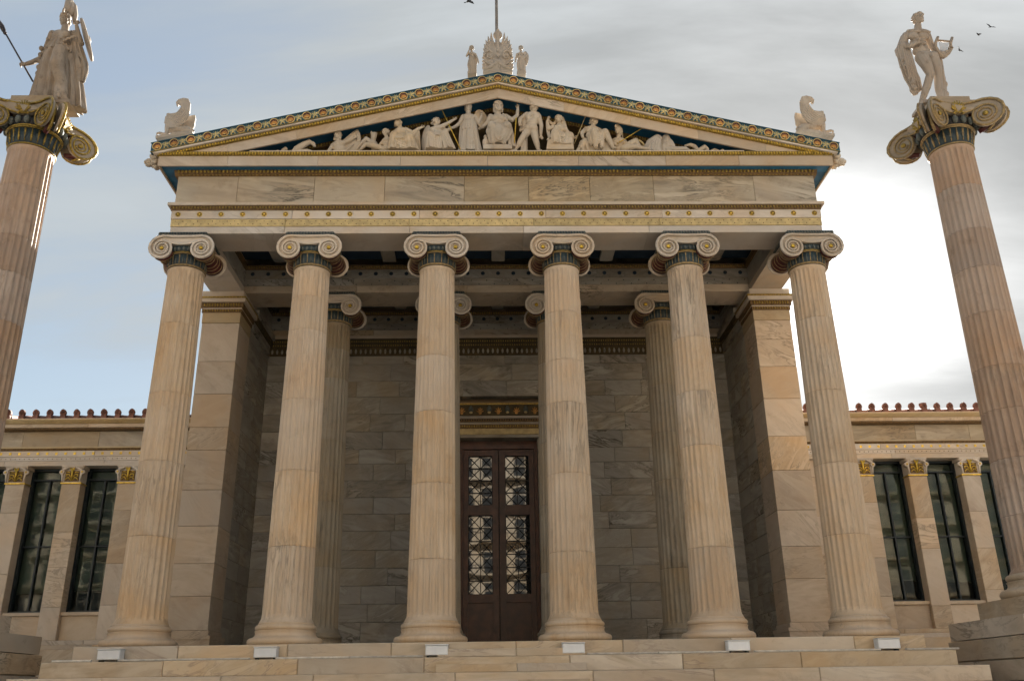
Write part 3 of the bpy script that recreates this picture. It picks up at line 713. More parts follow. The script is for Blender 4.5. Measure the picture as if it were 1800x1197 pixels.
for s in (-1, 1):
    fw = empty('flank_wall', (0, 0, 0), POR)
    XO = 2.655
    YA = .955
    for i in range(len(rows)-1):
        z0, z1 = rows[i]+.001, rows[i+1]-.001
        f = '-x' if s > 0 else '+x'
        X0, X1 = (XI+.01, XI+.1) if s > 0 else (-XI-.1, -XI-.01)
        y = 1.32
        while y < YB-.02:
            y2 = y+random.uniform(.3, .5)
            if YB-y2 < .2: y2 = YB
            MB().stone(X0+random.uniform(-.001, .001), X1, y+.001, y2-.001, z0, z1, f, .0028).build('stone', M_GREY_SHADE, fw); y = y2
    # pier: big squared blocks with two faces in view
    pz = [0, .175]
    while pz[-1] < 2.75:
        pz.append(pz[-1]+random.choice((.26, .30, .20, .34)))
    pz[-1] = 2.80
    for i in range(1, len(pz)-1):
        b = MB(); x0, x1 = (XI, XO) if s > 0 else (-XO, -XI)
        j = random.uniform(-.0015, .0015); c = .003
        z0, z1 = pz[i]+.001, pz[i+1]-.001
        # box with chamfered upright and level arrises
        def ringp(ins, z): return [(x0+ins, YA+j+ins, z), (x1-ins, YA+j+ins, z), (x1-ins, 1.318-ins, z), (x0+ins, 1.318-ins, z)]
        vs = ringp(c, z0)+ringp(0, z0+c)+ringp(0, z1-c)+ringp(c, z1)
        b.add(vs, [(3, 2, 1, 0), (12, 13, 14, 15)]+[(k*4+i2, k*4+(i2+1) % 4, k*4+4+(i2+1) % 4, k*4+4+i2) for k in range(3) for i2 in range(4)])
        b.build('pier_stone', M_BLOCK, fw)
    xa, xb = (XI-.02, XO+.02) if s > 0 else (-XO-.02, -XI+.02)
    b = MB()
    b.box(xa-.025, xb+.025, YA-.045, 1.35, 0, .055); b.box(xa-.012, xb+.012, YA-.03, 1.34, .056, .105); b.box(xa-.016, xb+.016, YA-.036, 1.345, .106, .135); b.box(xa+.008, xb-.008, YA-.012, 1.325, .136, .174)
    b.build('pier_base', M_BLOCK, fw)
    b = MB(); xa, xb = (XI, XO) if s > 0 else (-XO, -XI)
    b.box(xa-.004, xb+.004, YA-.004, 1.32, 2.801, 2.90, 4)
    b.box(xa-.012, xb+.012, YA-.012, 1.33, 2.901, 2.932, 2); b.box(xa-.010, xb+.010, YA-.010, 1.33, 2.9325, 2.945, 0)
    b.box(xa-.024, xb+.024, YA-.024, 1.34, 2.9455, 2.990, 2); b.box(xa-.045, xb+.045, YA-.045, 1.36, 2.9905, 3.026, 0)
    b.box(xa-.05, xb+.05, YA-.05, 1.365, 3.0265, 3.042, 3)
    eggs(b, xa, xb, YA-.014, 2.918, .024, (.008, .006, .011), (3, 3)); eggs(b, xa, xb, YA-.028, 2.968, .024, (.0085, .008, .016), (3, 3))
    b.box(xa-.02, xb+.02, YA-.02, 1.34, 3.0425, 3.1065, 0)
    b.build('pier_capital', [M_PALE, M_GOLDP, M_BROWN, M_GOLDD, M_OCHRE], fw)
    # crown moulding along the inner flank wall
    b = MB()
    q = (lambda a, c_: (min(s*a, s*c_), max(s*a, s*c_)))
    for a, z0, z1, mi in ((.012, 2.906, 2.99, 1), (.035, 2.991, 3.05, 0), (.055, 3.051, 3.106, 1)):
        l0, l1 = q(XI-a, XI+.06); b.box(l0, l1, 1.366, YB-.056, z0, z1, mi)
    b.build('wall_crown', [M_TYMP, M_GREY_SHADE], fw)
    # outer flank wall, towards the wings and beyond
    X0, X1 = (XO-.1, XO) if s > 0 else (-XO, -XO+.1)
    for i in range(len(rows)-1):
        course(fw, 'stone', M_BLOCK, X0, X1, 1.32, 3.9, rows[i]+.001, rows[i+1]-.001, '+x' if s > 0 else '-x', (.6, .9))
    MB().box(X0, X1, 1.37, 3.9, 2.906, 3.106).build('wall_crown', M_BLOCK, fw)
# main hall behind
MB().box(-2.5, 2.5, 2.32, 7.8, -.9, 3.65).build('hall_block', M_BLOCK, POR)

# ---- doorway
fr = empty('door_surround', (0, 0, 0), POR)
for s in (-1, 1):
    for a, b_, y in ((.385, .43, 2.075), (.431, .485, 2.06), (.486, .545, 2.045)):
        MB().stone(min(s*a, s*b_), max(s*a, s*b_), y, YB+.15, 0, DZ-.011, '-y', .002).build('jamb', M_GREY_SHADE, fr)
MB().stone(-.545, .545, 2.045, YB+.15, DZ-.01, 2.05, '-y', .002).build('lintel', M_GREY_SHADE, fr)
MB().stone(-.55, .55, 2.04, YB+.1, 2.051, 2.112, '-y', .002).build('gilded_band', M_GOLDP, fr)
b = MB(); b.box(-.56, .56, 2.03, YB+.1, 2.113, 2.15, 0); b.box(-.57, .57, 2.02, YB+.1, 2.151, 2.17, 1); eggs(b, -.56, .56, 2.027, 2.132, .024, (.008, .006, .012), (2, 2)); b.box(-.58, .58, 2.0, YB+.1, 2.171, 2.20, 0); eggs(b, -.58, .58, 1.998, 2.187, .024, (.007, .006, .010), (3, 3)); b.box(-.60, .60, 1.985, YB+.1, 2.201, 2.225, 1)
b.build('door_cornice', [M_BROWN, M_GREY_SHADE, M_GOLDD, M_IRON], fr)
MB().box(-.61, .61, 1.975, YB+.1, 2.226, 2.335).build('door_sima', M_TYMP, fr)
for i in range(13):
    x = -.54+i*.09
    b = MB(); y = 1.974
    if i % 2: b.ell((x, y, 2.285), (.024, .008, .04), 10, 8, 0); b.ell((x, y-.005, 2.255), (.018, .006, .012), 8, 5, 2)
    else:
        for k in range(5):
            a = math.pi*(.1+.2*k); b.tube([(x, y-.003, 2.255), (x+.035*math.cos(a), y-.004, 2.255+.05*math.sin(a))], [.004, .007], 5, 1)
        b.ell((x, y, 2.25), (.016, .008, .014), 8, 5, 1)
    b.build('palmette', [M_BLUEG, M_ORANGE, M_GOLDP], fr)
b = MB(); b.box(-.61, .61, 1.968, YB+.1, 2.336, 2.35); b.build('gilded_edge', M_GOLDD, fr)
dr = empty('door', (0, 0, 0), POR)
YD = 2.20
b = MB(); b.box(-.384, .384, YD-.02, YD+.06, 1.94, 2.018); b.box(-.384, -.35, YD-.02, YD+.06, 0, 1.939); b.box(.35, .384, YD-.02, YD+.06, 0, 1.939); b.build('door_frame', M_WOOD, dr)
for s in (-1, 1):
    X = lambda a: s*a
    b = MB()
    def bx(a, c_, y0, y1, z0, z1): b.box(min(s*a, s*c_), max(s*a, s*c_), y0, y1, z0, z1)
    bx(.004, .062, YD, YD+.05, .02, 1.935); bx(.300, .348, YD, YD+.05, .02, 1.935)
    for z0, z1 in ((.02, .10), (.47, .545), (1.29, 1.385), (1.875, 1.935)): bx(.0625, .2995, YD+.002, YD+.048, z0, z1)
    bx(.0625, .2995, YD+.02, YD+.03, .101, .469); bx(.095, .268, YD+.008, YD+.0195, .135, .43)
    b.build('door_leaf', M_WOOD, dr)
    for z0, z1, nz_ in ((.546, 1.289, 6), (1.386, 1.874, 4)):
        x0, x1 = min(s*.0625, s*.2995), max(s*.0625, s*.2995)
        MB().box(x0, x1, YD+.03, YD+.036, z0, z1).build('glass_pane', M_GLASS, dr)
        b = MB()
        for k in range(nz_+1):
            z = z0+(z1-z0)*k/nz_; b.box(x0, x1, YD+.016, YD+.022, z-.0035, z+.0035)
        for xx in (x0+.002, (x0+x1)/2, x1-.002): b.box(xx-.0035, xx+.0035, YD+.0155, YD+.0215, z0, z1)
        xm = (x0+x1)/2
        for k in range(nz_):
            za, zb_ = z0+(z1-z0)*k/nz_, z0+(z1-z0)*(k+1)/nz_
            for q0, q1 in ((x0, xm), (xm, x1)):
                b.tube([(q0, YD+.019, za), (q1, YD+.019, zb_)], .003, 4); b.tube([(q0, YD+.019, zb_), (q1, YD+.019, za)], .003, 4)
        b.build('lattice_grille', M_IRON, dr)
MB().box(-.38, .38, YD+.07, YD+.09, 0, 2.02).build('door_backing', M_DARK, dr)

# ================================================================ side wings
def make_wing(s):
    w = empty('side_wing', (s*4.4, 1.6, -1)) ; side = 'left' if s < 0 else 'right'
    tag(w, 'low colonnaded wing of tall dark windows '+('left of the portico, beside the helmeted woman\'s column' if s < 0 else 'right of the portico, beside the lyre player\'s column'), 'building', 'side wings of the building')
    def part(mb, name, m, kind=None, par=None):
        o = mb.build(name, m, None, kind=kind); o.parent = par or w
        L = Vector((s*4.4, 1.6, -1)) if par is None else Vector((0, 0, 0))
        o.location = -L*K
        return o
    def run(name, m, y0, y1, z0, z1, x0=2.66, x1=6.3, w_=(.6, .9), par=None, c=.003):
        a = x0
        while a < x1-1e-6:
            b = min(a+random.uniform(*w_), x1)
            if x1-b < .3: b = x1
            part(MB().stone(min(s*a, s*b)+.001, max(s*a, s*b)-.001, y0+random.uniform(-.001, .001), y1, z0, z1, '-y', c), name, m, par=par); a = b
    run('plinth_stone', M_BLOCK, 1.52, 2.2, -1.0, -.40); run('plinth_stone', M_BLOCK, 1.53, 2.2, -.399, -.05); run('plinth_stone', M_BLOCK, 1.545, 2.2, -.049, .075)
    run('base_moulding', M_BLOCK, 1.57, 2.2, .076, .112); run('base_moulding', M_BLOCK, 1.585, 2.2, .113, .15)
    xs = [3.38+.503*k for k in range(6)]
    # solid end bay by the portico
    zs = [.151, .46, .80, 1.14, 1.505]
    for i in range(4): run('wall_stone', M_BLOCK, 1.64, 2.2, zs[i], zs[i+1]-.001, 2.66, 3.295, (.3, .34))
    run('wall_stone', M_BLOCK, 1.64, 2.2, 1.506, 1.666, 2.66, 3.295, (.3, .34))
    for k, x in enumerate(xs):
        pz = [.151, .30+random.uniform(0, .2), .78+random.uniform(-.1, .1), 1.16+random.uniform(-.1, .1), 1.50]
        p = empty('pilaster', (0, 0, 0)); p.parent = w; p.location = -Vector((s*4.4, 1.6, -1))*K
        for i in range(4):
            part(MB().stone(s*x-.085, s*x+.085, 1.60+random.uniform(-.001, .001), 1.85, pz[i]+.0006, pz[i+1]-.0006, '-y', .003), 'stone', M_BLOCK, par=p)
        b = MB(); sx = s*x
        b.box(sx-.092, sx+.092, 1.592, 1.86, 1.5005, 1.512, 2); b.box(sx-.084, sx+.084, 1.601, 1.85, 1.5125, 1.636, 0)
        for q in (-1, 1):
            b.tube([(sx+q*.078, 1.588, 1.515), (sx+q*.083, 1.586, 1.57), (sx+q*.094, 1.583, 1.612), (sx+q*.070, 1.582, 1.634), (sx+q*.03, 1.584, 1.648)], [.007, .009, .010, .012, .007], 6, 0)
            b.lathe([(.021, 1.578), (.021, 1.62)], 14, (sx+q*.092, 0, 1.606), 0, axis='y')
            b.lathe([(.010, 1.575), (.007, 1.572)], 8, (sx+q*.092, 0, 1.606), 2, axis='y')
        b.prof_x([(1.588, 1.637), (1.85, 1.637), (1.85, 1.666), (1.572, 1.666), (1.574, 1.655)], sx-.098, sx+.098, 0)
        part(b, 'capital', [M_PALE, M_GOLDP, M_GOLD], par=p)
        b = MB(); b.box(sx-.064, sx+.064, 1.597, 1.61, 1.522, 1.618, 1)
        for q in (-1, 1):
            b.tube([(sx+q*.006, 1.594, 1.53), (sx+q*.03, 1.591, 1.56), (sx+q*.052, 1.591, 1.545), (sx+q*.058, 1.592, 1.53)], [.005, .006, .005, .003], 5, 0)
            b.tube([(sx+q*.006, 1.594, 1.555), (sx+q*.026, 1.591, 1.585), (sx+q*.05, 1.591, 1.585), (sx+q*.055, 1.592, 1.565), (sx+q*.04, 1.592, 1.566)], [.005, .006, .006, .004, .003], 5, 0)
            b.tube([(sx+q*.012, 1.594, 1.60), (sx+q*.035, 1.592, 1.608), (sx+q*.058, 1.592, 1.604)], [.003, .005, .003], 5, 0)
        b.tube([(sx, 1.592, 1.524), (sx, 1.589, 1.58), (sx, 1.586, 1.64)], [.006, .008, .014], 6, 0)
        for q in (-.5, .5): b.tube([(sx, 1.588, 1.60), (sx+q*.035, 1.582, 1.645)], [.005, .009], 5, 0)
        part(b, 'gilded_leaf_panel', [M_GOLD, M_BROWN], par=p)
    for k in range(5):
        xa, xb = sorted((s*(xs[k]+.0855), s*(xs[k+1]-.0855)))
        part(MB().stone(xa, xb, 1.645, 2.2, .151, .355, '-y', .003), 'wall_stone', M_BLOCK)
        part(MB().stone(xa, xb, 1.622, 2.0, .3555, .385, '-y', .003), 'sill', M_BLOCK)
        wd = empty('window', (0, 0, 0)); wd.parent = w; wd.location = -Vector((s*4.4, 1.6, -1))*K
        part(MB().box(xa+.02, xb-.02, 1.742, 1.746, .392, 1.66), 'pane', M_WGLASS, par=wd)
        b = MB(); xm = (xa+xb)/2
        b.box(xa, xa+.02, 1.71, 1.77, .386, 1.664); b.box(xb-.02, xb, 1.71, 1.77, .386, 1.664)
        b.box(xa+.021, xb-.021, 1.712, 1.768, .386, .405); b.box(xa+.021, xb-.021, 1.712, 1.768, 1.645, 1.664); b.box(xa+.021, xb-.021, 1.714, 1.766, 1.555, 1.568)
        b.box(xm-.007, xm+.007, 1.72, 1.765, .406, 1.554); b.box(xa+.021, xm-.0075, 1.722, 1.762, .955, .966); b.box(xm+.0075, xb-.021, 1.722, 1.762, .955, .966)
        part(b, 'window_frame', M_STEEL, par=wd)
        part(MB().box(xa, xb, 1.79, 1.81, .38, .40+(.15 if k % 2 else .17)), 'unlit_room_panel', M_DARK, par=wd)  # dark sheet painted as the unlit room showing below the blind
        part(MB().box(xa, xb, 1.785, 1.795, .40+(.16 if k % 2 else .18), 1.66), 'blind', M_BLIND, par=wd)
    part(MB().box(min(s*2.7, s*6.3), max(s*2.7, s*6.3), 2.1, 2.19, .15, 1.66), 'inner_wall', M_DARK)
    # entablature
    run('architrave_stone', M_PALE, 1.597, 2.2, 1.667, 1.712, w_=(.9, 1.05), c=.002); run('gilded_band', M_PALE, 1.594, 2.2, 1.713, 1.750, w_=(.9, 1.05), c=.002); run('architrave_stone', M_PALE, 1.590, 2.2, 1.751, 1.806, w_=(.9, 1.05), c=.002)
    b = MB(); n = 43
    for i in range(n):
        x = s*(2.72+i*.0835); b.box(x-.011, x+.011, 1.586, 1.592, 1.768, 1.790, 0)
    part(b, 'gold_squares', M_GOLD, kind='stuff')
    b = MB()
    for i in range(86):
        x = s*(2.70+i*.042); b.lathe([(.005, 1.5925), (.004, 1.5905)], 6, (x, 0, 1.731), 0, axis='y')
    part(b, 'dot_row', M_BROWN, kind='stuff')
    x0, x1 = sorted((s*2.66, s*6.3))
    b = MB(); b.prof_x([(1.588, 1.807), (2.2, 1.807), (2.2, 1.824), (1.572, 1.824)], x0, x1, 1); b.prof_x([(1.568, 1.8245), (2.2, 1.8245), (2.2, 1.838), (1.568, 1.838)], x0, x1, 0); part(b, 'architrave_crown', [M_OCHRE, M_BROWN])
    run('frieze_stone', M_FRIEZE, 1.594, 2.2, 1.839, 1.988, w_=(.5, .8), c=.002)
    part(MB().box(x0, x1, 1.52, 2.2, 1.989, 2.0), 'cornice_soffit', M_BROWN)
    run('cornice_stone', M_BLOCK, 1.495, 2.2, 2.0005, 2.034, w_=(.5, .6), c=.002)
    b = MB(); b.prof_x([(1.49, 2.0345), (2.2, 2.0345), (2.2, 2.068), (1.462, 2.068), (1.464, 2.060), (1.478, 2.045)], x0, x1, 0); part(b, 'cornice_crown', [M_OCHRE])
    b = MB(); b.prof_x([(1.463, 2.0685), (1.50, 2.0685), (1.50, 2.078), (1.463, 2.078)], x0, x1, 0); part(b, 'cornice_lip', [M_BLOCK])
    # roof: pan tiles under rows of cover tiles, each row ending in an upright antefix
    part(MB().prof_x([(1.475, 2.0785), (6.2, 2.0785), (4.0, 2.72), (1.475, 2.082)], x0, x1), 'roof', M_TILE)
    an = MB(); sh = [(-.030, 0), (-.034, .02), (-.026, .038), (-.036, .055), (-.034, .075), (-.02, .094), (0, .102), (.02, .094), (.034, .075), (.036, .055), (.026, .038), (.034, .02), (.030, 0)]
    an.poly_y(sh[::-1], -.012, .018, 0)
    for kk in range(5):
        a = math.pi*(.14+.18*kk); an.tube([(.004*math.cos(a), -.013, .045), (.03*math.cos(a), -.014, .05+.042*math.sin(a))], [.004, .006], 5, 0)
    an.v = [(x*.74, y, z*.9) for x, y, z in an.v]
    ame = an.data('antefix', [M_TILE])
    ct = MB(); 
    for j in range(5):
        y0, y1 = j*.36, j*.36+.375
        vs = []
        for y in (y0, y1):
            for q in range(7):
                a = math.pi*q/6; r = .031 if y == y0 else .026
                vs.append((r*math.cos(a), y, .26*y+r*.95*math.sin(a)+.004))
        ct.add(vs, [(q, q+1, 7+q+1, 7+q) for q in range(6)]+[tuple(range(7))], 0, True)
    cme = ct.data('cover_tile', [M_TILE])
    n = 29
    for i in range(n):
        x = s*(2.76+i*.1245)
        L = Vector((s*4.4, 1.6, -1))
        put('antefix', ame, w, Vector((x, 1.482, 2.0785))-L, (random.uniform(-.06, .06), random.uniform(-.05, .05), random.uniform(-.08, .08)))
        put('cover_tile', cme, w, Vector((x, 1.505, 2.088))-L)
    if s > 0:
        b = MB(); b.lathe([(.03, 0), (.03, .10), (.036, .10), (.036, .12)], 12, (4.205, 1.9, 2.17)); part(b, 'vent_pipe', M_TILE)
    return w
make_wing(-1); make_wing(1)

# ================================================================ the two tall statue columns
def tall_column(s, cx, cy, label, mshaft, mg):
    t = empty('statue_column', (cx, cy, ZG)); tag(t, label, 'column', 'tall columns carrying statues')
    L = Vector((0, 0, -ZG))
    def part(mb, name, m, kind=None):
        o = mb.build(name, m, t, kind=kind); o.location = Vector((0, 0, -ZG))*K; return o
    for hw, z0, z1 in ((.56, -1.0, -.42), (.545, -.415, -.30), (.53, -.29, -.165), (.515, -.155, -.025), (.50, -.018, .10), (.34, .115, .23)):
        # four long stones a course, with a recessed joint beneath
        part(MB().stone(-hw, -.001, -hw, hw, z0, z1, '-y', .006), 'pedestal_stone', M_OLD); part(MB().stone(.001, hw, -hw, hw, z0, z1, '-y', .006), 'pedestal_stone', M_OLD)
    part(MB().box(-.32, .32, -.32, .32, -.98, .12).box(-.40, .40, -.40, .40, -.98, -.013).box(-.5, .5, -.5, .5, -.98, -.034).box(-.50, .50, -.50, .50, -.98, -.16), 'pedestal_core', M_OLD)
    b = MB(); q = 1.2
    b.lathe([(.24*q, .2305), (.285, .2315)]+torus_prof(.230*q, .2305+.034, .033)+[(.222*q, .298), (.212*q, .306), (.204*q, .324), (.205*q, .34), (.209*q, .347)]+torus_prof(.190*q, .374, .023)+[(.186*q, .399)], 48)
    part(b, 'base', M_OLD)
    zb, zt = .40, 3.79; n = 9
    zz = [zb]+[zb+(zt-zb)*(i+random.uniform(-.12, .12))/n for i in range(1, n)]+[zt]
    for i in range(n):
        part(drum(zz[i]+(.0008 if i else 0), zz[i+1]-.0008, zb, zt, .203, .168, i == 0, i == n-1), 'drum', mshaft)
    b = MB(); b.lathe([(.171, 3.791), (.171, 3.81), (.174, 3.812), (.196, 3.935)], 48, mat=0)
    for k in range(24):
        a = 2*math.pi*(k+.5)/24; ca, sa = math.cos(a), math.sin(a); ro = lambda z: .176+(z-3.812)*.178
        if k % 2: b.tube([(ro(z)*ca, ro(z)*sa, z) for z in (3.82, 3.86, 3.925)], [.005, .010, .004], 5, 1)
        else:
            b.tube([(ro(z)*ca, ro(z)*sa, z) for z in (3.82, 3.88, 3.92)], [.004, .005, .011], 5, 1)
            for e in (-.07, .07): b.tube([(ro(3.84)*math.cos(a), ro(3.84)*math.sin(a), 3.84), (ro(3.89)*math.cos(a+e), ro(3.89)*math.sin(a+e), 3.89)], [.004, .006], 5, 2)
    for z, r, q2 in ((3.80, .174, .008), (3.938, .198, .008)):
        b.tube([(r*math.cos(2*math.pi*k/40), r*math.sin(2*math.pi*k/40), z) for k in range(41)], q2, 5, 1)
    part(b, 'necking', [M_TEAL, mg, M_BLUEG])
    b = MB(); b.lathe([(.195, 3.946), (.212, 3.96), (.222, 4.01), (.20, 4.04)], 40, mat=0)
    for k in range(20):
        a = 2*math.pi*(k+.5)/20; b.ell((.222*math.cos(a), .222*math.sin(a), 3.99), (.025, .025, .036), 8, 6, 1)
    b.tube([(.205*math.cos(2*math.pi*k/40), .205*math.sin(2*math.pi*k/40), 3.95) for k in range(41)], .007, 5, 2)
    part(b, 'echinus', [M_IRON, M_BLUEG, mg])
    # four concave scroll faces meeting at the corners
    e, ez, r0 = .215, 4.005, .138
    for f in range(4):
        b = MB(); scroll_face(b, e, ez, r0, 0, .011, 0, 1)
        for q in (-1, 1): b.tube([(x, -.006, z) for x, z, r in spiral(q*e, ez, r0, .9, q)], .006, 5, 1)
        for q in (-1, 1): b.ell((q*e, -.008, ez), (.022, .016, .022), 12, 8, 2)
        # gilded palmette on the middle of the face
        for kk in range(9):
            a = math.pi*(.06+.11*kk); b.tube([(.01*math.cos(a), -.012, 4.06), (.055*math.cos(a), -.024, 4.065+.05*math.sin(a)), (.075*math.cos(a), -.030, 4.068+.085*math.sin(a))], [.006, .010, .005], 5, 2)
        for q in (-1, 1): b.tube([(0, -.012, 4.05), (q*.035, -.016, 4.055), (q*.05, -.016, 4.035), (q*.03, -.016, 4.03)], [.006, .008, .007, .004], 5, 2)
        nv = []
        ang = f*math.pi/2; ca, sa = math.cos(ang), math.sin(ang)
        for x, y, z in b.v:
            bend = .215+1.35*x*x; sl = 2.7*x
            ln = math.hypot(1, sl); xx = x*.88+y*sl/ln*.6; yy = -bend+y/ln
            nv.append((xx*ca-yy*sa, xx*sa+yy*ca, z))
        b.v = nv
        part(b, 'volute_scroll', [M_PALED, mg, M_GOLDD])
    b = MB()
    for f in range(4):
        a = math.pi/4+f*math.pi/2
        d_ = Vector((math.cos(a), math.sin(a), 0)); tn = Vector((-d_.y, d_.x, 0))
        b.tube([d_*.20+Vector((0, 0, 4.09)), d_*.30+Vector((0, 0, 4.07)), d_*.335+Vector((0, 0, 4.0)), d_*.31+Vector((0, 0, 3.92)), d_*.24+Vector((0, 0, 3.90))], [.03, .030, .028, .026, .02], 8, 0)
        b.tube([d_*.34+Vector((0, 0, 4.12)), d_*.375+Vector((0, 0, 4.03)), d_*.355+Vector((0, 0, 3.92)), d_*.31+Vector((0, 0, 3.88))], [.012, .014, .014, .010], 6, 1)
    b.lathe([(.15, 4.0), (.15, 4.149)], 24, mat=2)
    part(b, 'bolster', [M_RED, mg, M_PALED])
    b = MB(); b.box(-.205, .205, -.205, .205, 4.15, 4.177); part(b, 'abacus', M_PALED)
    b = MB(); b.box(-.188, .188, -.188, .188, 4.1775, 4.203); b.box(-.165, .165, -.165, .165, 4.2035, 4.255); part(b, 'statue_plinth', M_PALED)
    return t
LX, RXc, CYC = -3.79, 3.765, -.22
M_SHAFT2 = marble('rosy_shaft_marble', [(.26, .185, .135), (.36, .26, .19), (.44, .33, .245)], scale=(3.5, 3.5, .6), tilt=.06, veins=.5, dirt=.6)
tall_column(-1, LX, CYC, 'tall fluted column with gold capital under the statue of the woman with a spear', M_SHAFT2, M_GOLDD)
tall_column(1, RXc, CYC, 'tall fluted column with dull capital under the statue of the naked youth', M_SHAFT2, M_DULLG)

# ================================================================ lights on the stair
FL = [(195, 'outermost left white floodlight box on the stair'), (468, 'white floodlight box below the second front column from the left'), (768, 'white floodlight box below the third front column, left of the door'), (1008, 'white floodlight box below the fourth front column, right of the door'), (1298, 'white floodlight box below the second front column from the right'), (1562, 'outermost right white floodlight box on the stair')]
fxs = []
for i, (px, lab) in enumerate(FL):
    x = at(px, 1150, -.37).x; fxs.append(x)
    t = empty('floodlight', (x, -.365, -RISE)); tag(t, lab, 'floodlight', 'floodlights on the stair')
    b = MB(); w = .072
    b.stone(-w, w, -.045, .03, .012, .072, '-y', .004); b.build('housing', M_WHITE, t)
    b = MB(); b.stone(-w-.003, w+.003, -.049, .032, .0735, .079, '-y', .001); b.build('lid', M_WHITE, t)
    b = MB(); b.box(-w*.8, w*.8, .0305, .036, .02, .068); b.build('lamp_glass', M_WGLASS, t)
    b = MB(); b.box(-w*.9, -w*.7, -.03, .025, 0.0002, .0115); b.box(w*.7, w*.9, -.03, .025, .0002, .0115); b.build('bracket', M_STEEL, t)
SEG = [(-2.86, fxs[0]-.08, 'short white light rail left of the outermost left floodlight'), (fxs[0]+.08, fxs[1]-.08, 'white light rail between the first and second floodlights from the left'), (fxs[1]+.08, fxs[2]-.08, 'white light rail between the second and third floodlights from the left'), (fxs[3]+.08, fxs[4]-.08, 'white light rail between the fourth and fifth floodlights from the left'), (fxs[4]+.08, fxs[5]-.08, 'white light rail between the two floodlights furthest right'), (fxs[5]+.08, 2.95, 'short white light rail right of the outermost right floodlight')]
for a, c, lab in SEG:
    t = empty('light_rail', ((a+c)/2, -.46, -RISE)); tag(t, lab, 'light rail', 'light rails on the stair')
    n = max(1, int((c-a)/.45)); h = (c-a)/2
    for k in range(n):
        x0, x1 = -h+2*h*k/n+.003, -h+2*h*(k+1)/n-.003
        MB().stone(x0, x1, -.006, .02, .0003, .0115, '-y', .002).build('rail_segment', M_RAIL, t)

# ================================================================ roof ornaments without figures
pz_ = 4.5
t = empty('flagpole', (.004, .45, 4.40)); tag(t, 'grey flagpole rising behind the palmette on the gable top', 'flagpole')
b = MB(); b.lathe([(.05, 0), (.05, .03), (.017, .04), (.015, 1.4), (.013, 2.2)], 16); b.build('pole', M_POLE, t)
b = MB()
for z in (.75, .79): b.lathe([(.0165, z), (.0175, z+.006), (.0165, z+.012)], 12, caps=False)
b.build('collar', M_IRON, t)
b = MB(); b.ell((0, 0, 2.22), (.03, .03, .03)); b.build('finial', M_GOLD, t)

# ================================================================ buildings across the street (sunlit; mirrored in the door and window panes)
def street_house(x0, x1, h, m, lab, floors, bays):
    t = empty('street_building', ((x0+x1)/2, -24, ZG)); tag(t, lab, 'building', 'houses across the street')
    w = (x1-x0)/2
    MB().box(-w, w, -8, 0, 0, h).build('wall', m, t)
    MB().box(-w-.1, w+.1, -8.1, .25, h+.001, h+.25).build('cornice', m, t)
    fh = h/floors; bw = 2*w/bays
    wm = MB(); wm.box(-bw*.33, bw*.33, .005, .03, .08*fh, .78*fh, 0); wm.box(-bw*.38, bw*.38, .004, .09, .79*fh, .86*fh, 1); wm.box(-bw*.012, bw*.012, .031, .045, .08*fh, .78*fh, 1); wm.box(-bw*.33, bw*.33, .031, .045, .52*fh, .545*fh, 1)
    wd = wm.data('window', [M_BLIND2, m])
    for f in range(floors):
        for k in range(bays): put('window', wd, t, (-w+bw*(k+.5), 0, f*fh))
        if 0 < f:
            MB().box(-w*.97, w*.97, .004, .55, f*fh+.0, f*fh+.07).build('balcony', m, t)
            bb = MB()
            for k in range(int(bays*7)): x = -w*.96+w*1.92*k/(bays*7-1); bb.box(x-.012, x+.012, .52, .54, f*fh+.071, f*fh+.34)
            bb.box(-w*.97, w*.97, .515, .545, f*fh+.341, f*fh+.37); bb.build('balcony_railing', M_IRON, t)
M_BLIND2 = paint('dark_far_panes', (.03, .035, .04), rough=.3)
H1 = marble('cream_render', [(.52, .40, .26), (.60, .47, .32), (.66, .53, .38)], veins=0, dirt=.2, freq=.2)
H2 = marble('pale_render', [(.55, .46, .34), (.63, .53, .40), (.68, .58, .45)], veins=0, dirt=.2, freq=.2)
street_house(-22, -10, 10.0, H2, 'pale apartment block mirrored at the left of the window panes', 9, 9)
street_house(-9.5, -2.2, 11.0, H1, 'cream corner house mirrored in the left door panes', 9, 6)
street_house(-1.8, 5.5, 9.6, H2, 'pale house with balconies mirrored in the right door panes', 8, 6)
street_house(6, 20, 11.2, H1, 'cream apartment block mirrored at the right of the window panes', 9, 11)

# ================================================================ birds
def bird(px, py, sz, bank, lab):
    c = at(px, py, 3.0); u = pxs(c)*sz
    t = empty('bird', c); tag(t, lab, 'bird', 'birds in the sky')
    b = MB()
    b.lathe([(.02, -.45), (.10, -.3), (.14, 0), (.11, .25), (.09, .34), (.03, .46)], 8, mat=0, axis='x'); b.add([(-.40, -.03, 0), (-.78, -.12, .01), (-.78, .12, .01), (-.40, .03, .02)], [(0, 1, 2, 3)])
    b.v = [(x*u, y*u, z*u) for x, y, z in b.v]; b.build('body', M_BIRD, t).rotation_euler = bank
    for s in (-1, 1):
        b = MB(); top = [(.22, s*.08, .05), (.26, s*.5, .24), (.05, s*1.1, .30), (-.12, s*.62, .20), (-.16, s*.08, .04)]
        n = len(top); vs = top+[(x, y, z-.035) for x, y, z in top]
        b.add([(x*u, y*u, z*u) for x, y, z in vs], [tuple(range(n)), tuple(range(2*n-1, n-1, -1))]+[(i, (i+1) % n, n+(i+1) % n, n+i) for i in range(n)])
        b.build('wing', M_BIRD, t).rotation_euler = bank
bird(1686, 88, 8.5, (1.2, .2, 1.1), 'dark bird beside the lyre of the statue, lowest of three')
bird(1719, 61, 8.5, (.9, .5, .5), 'dark bird in the middle of the three right of the statue')
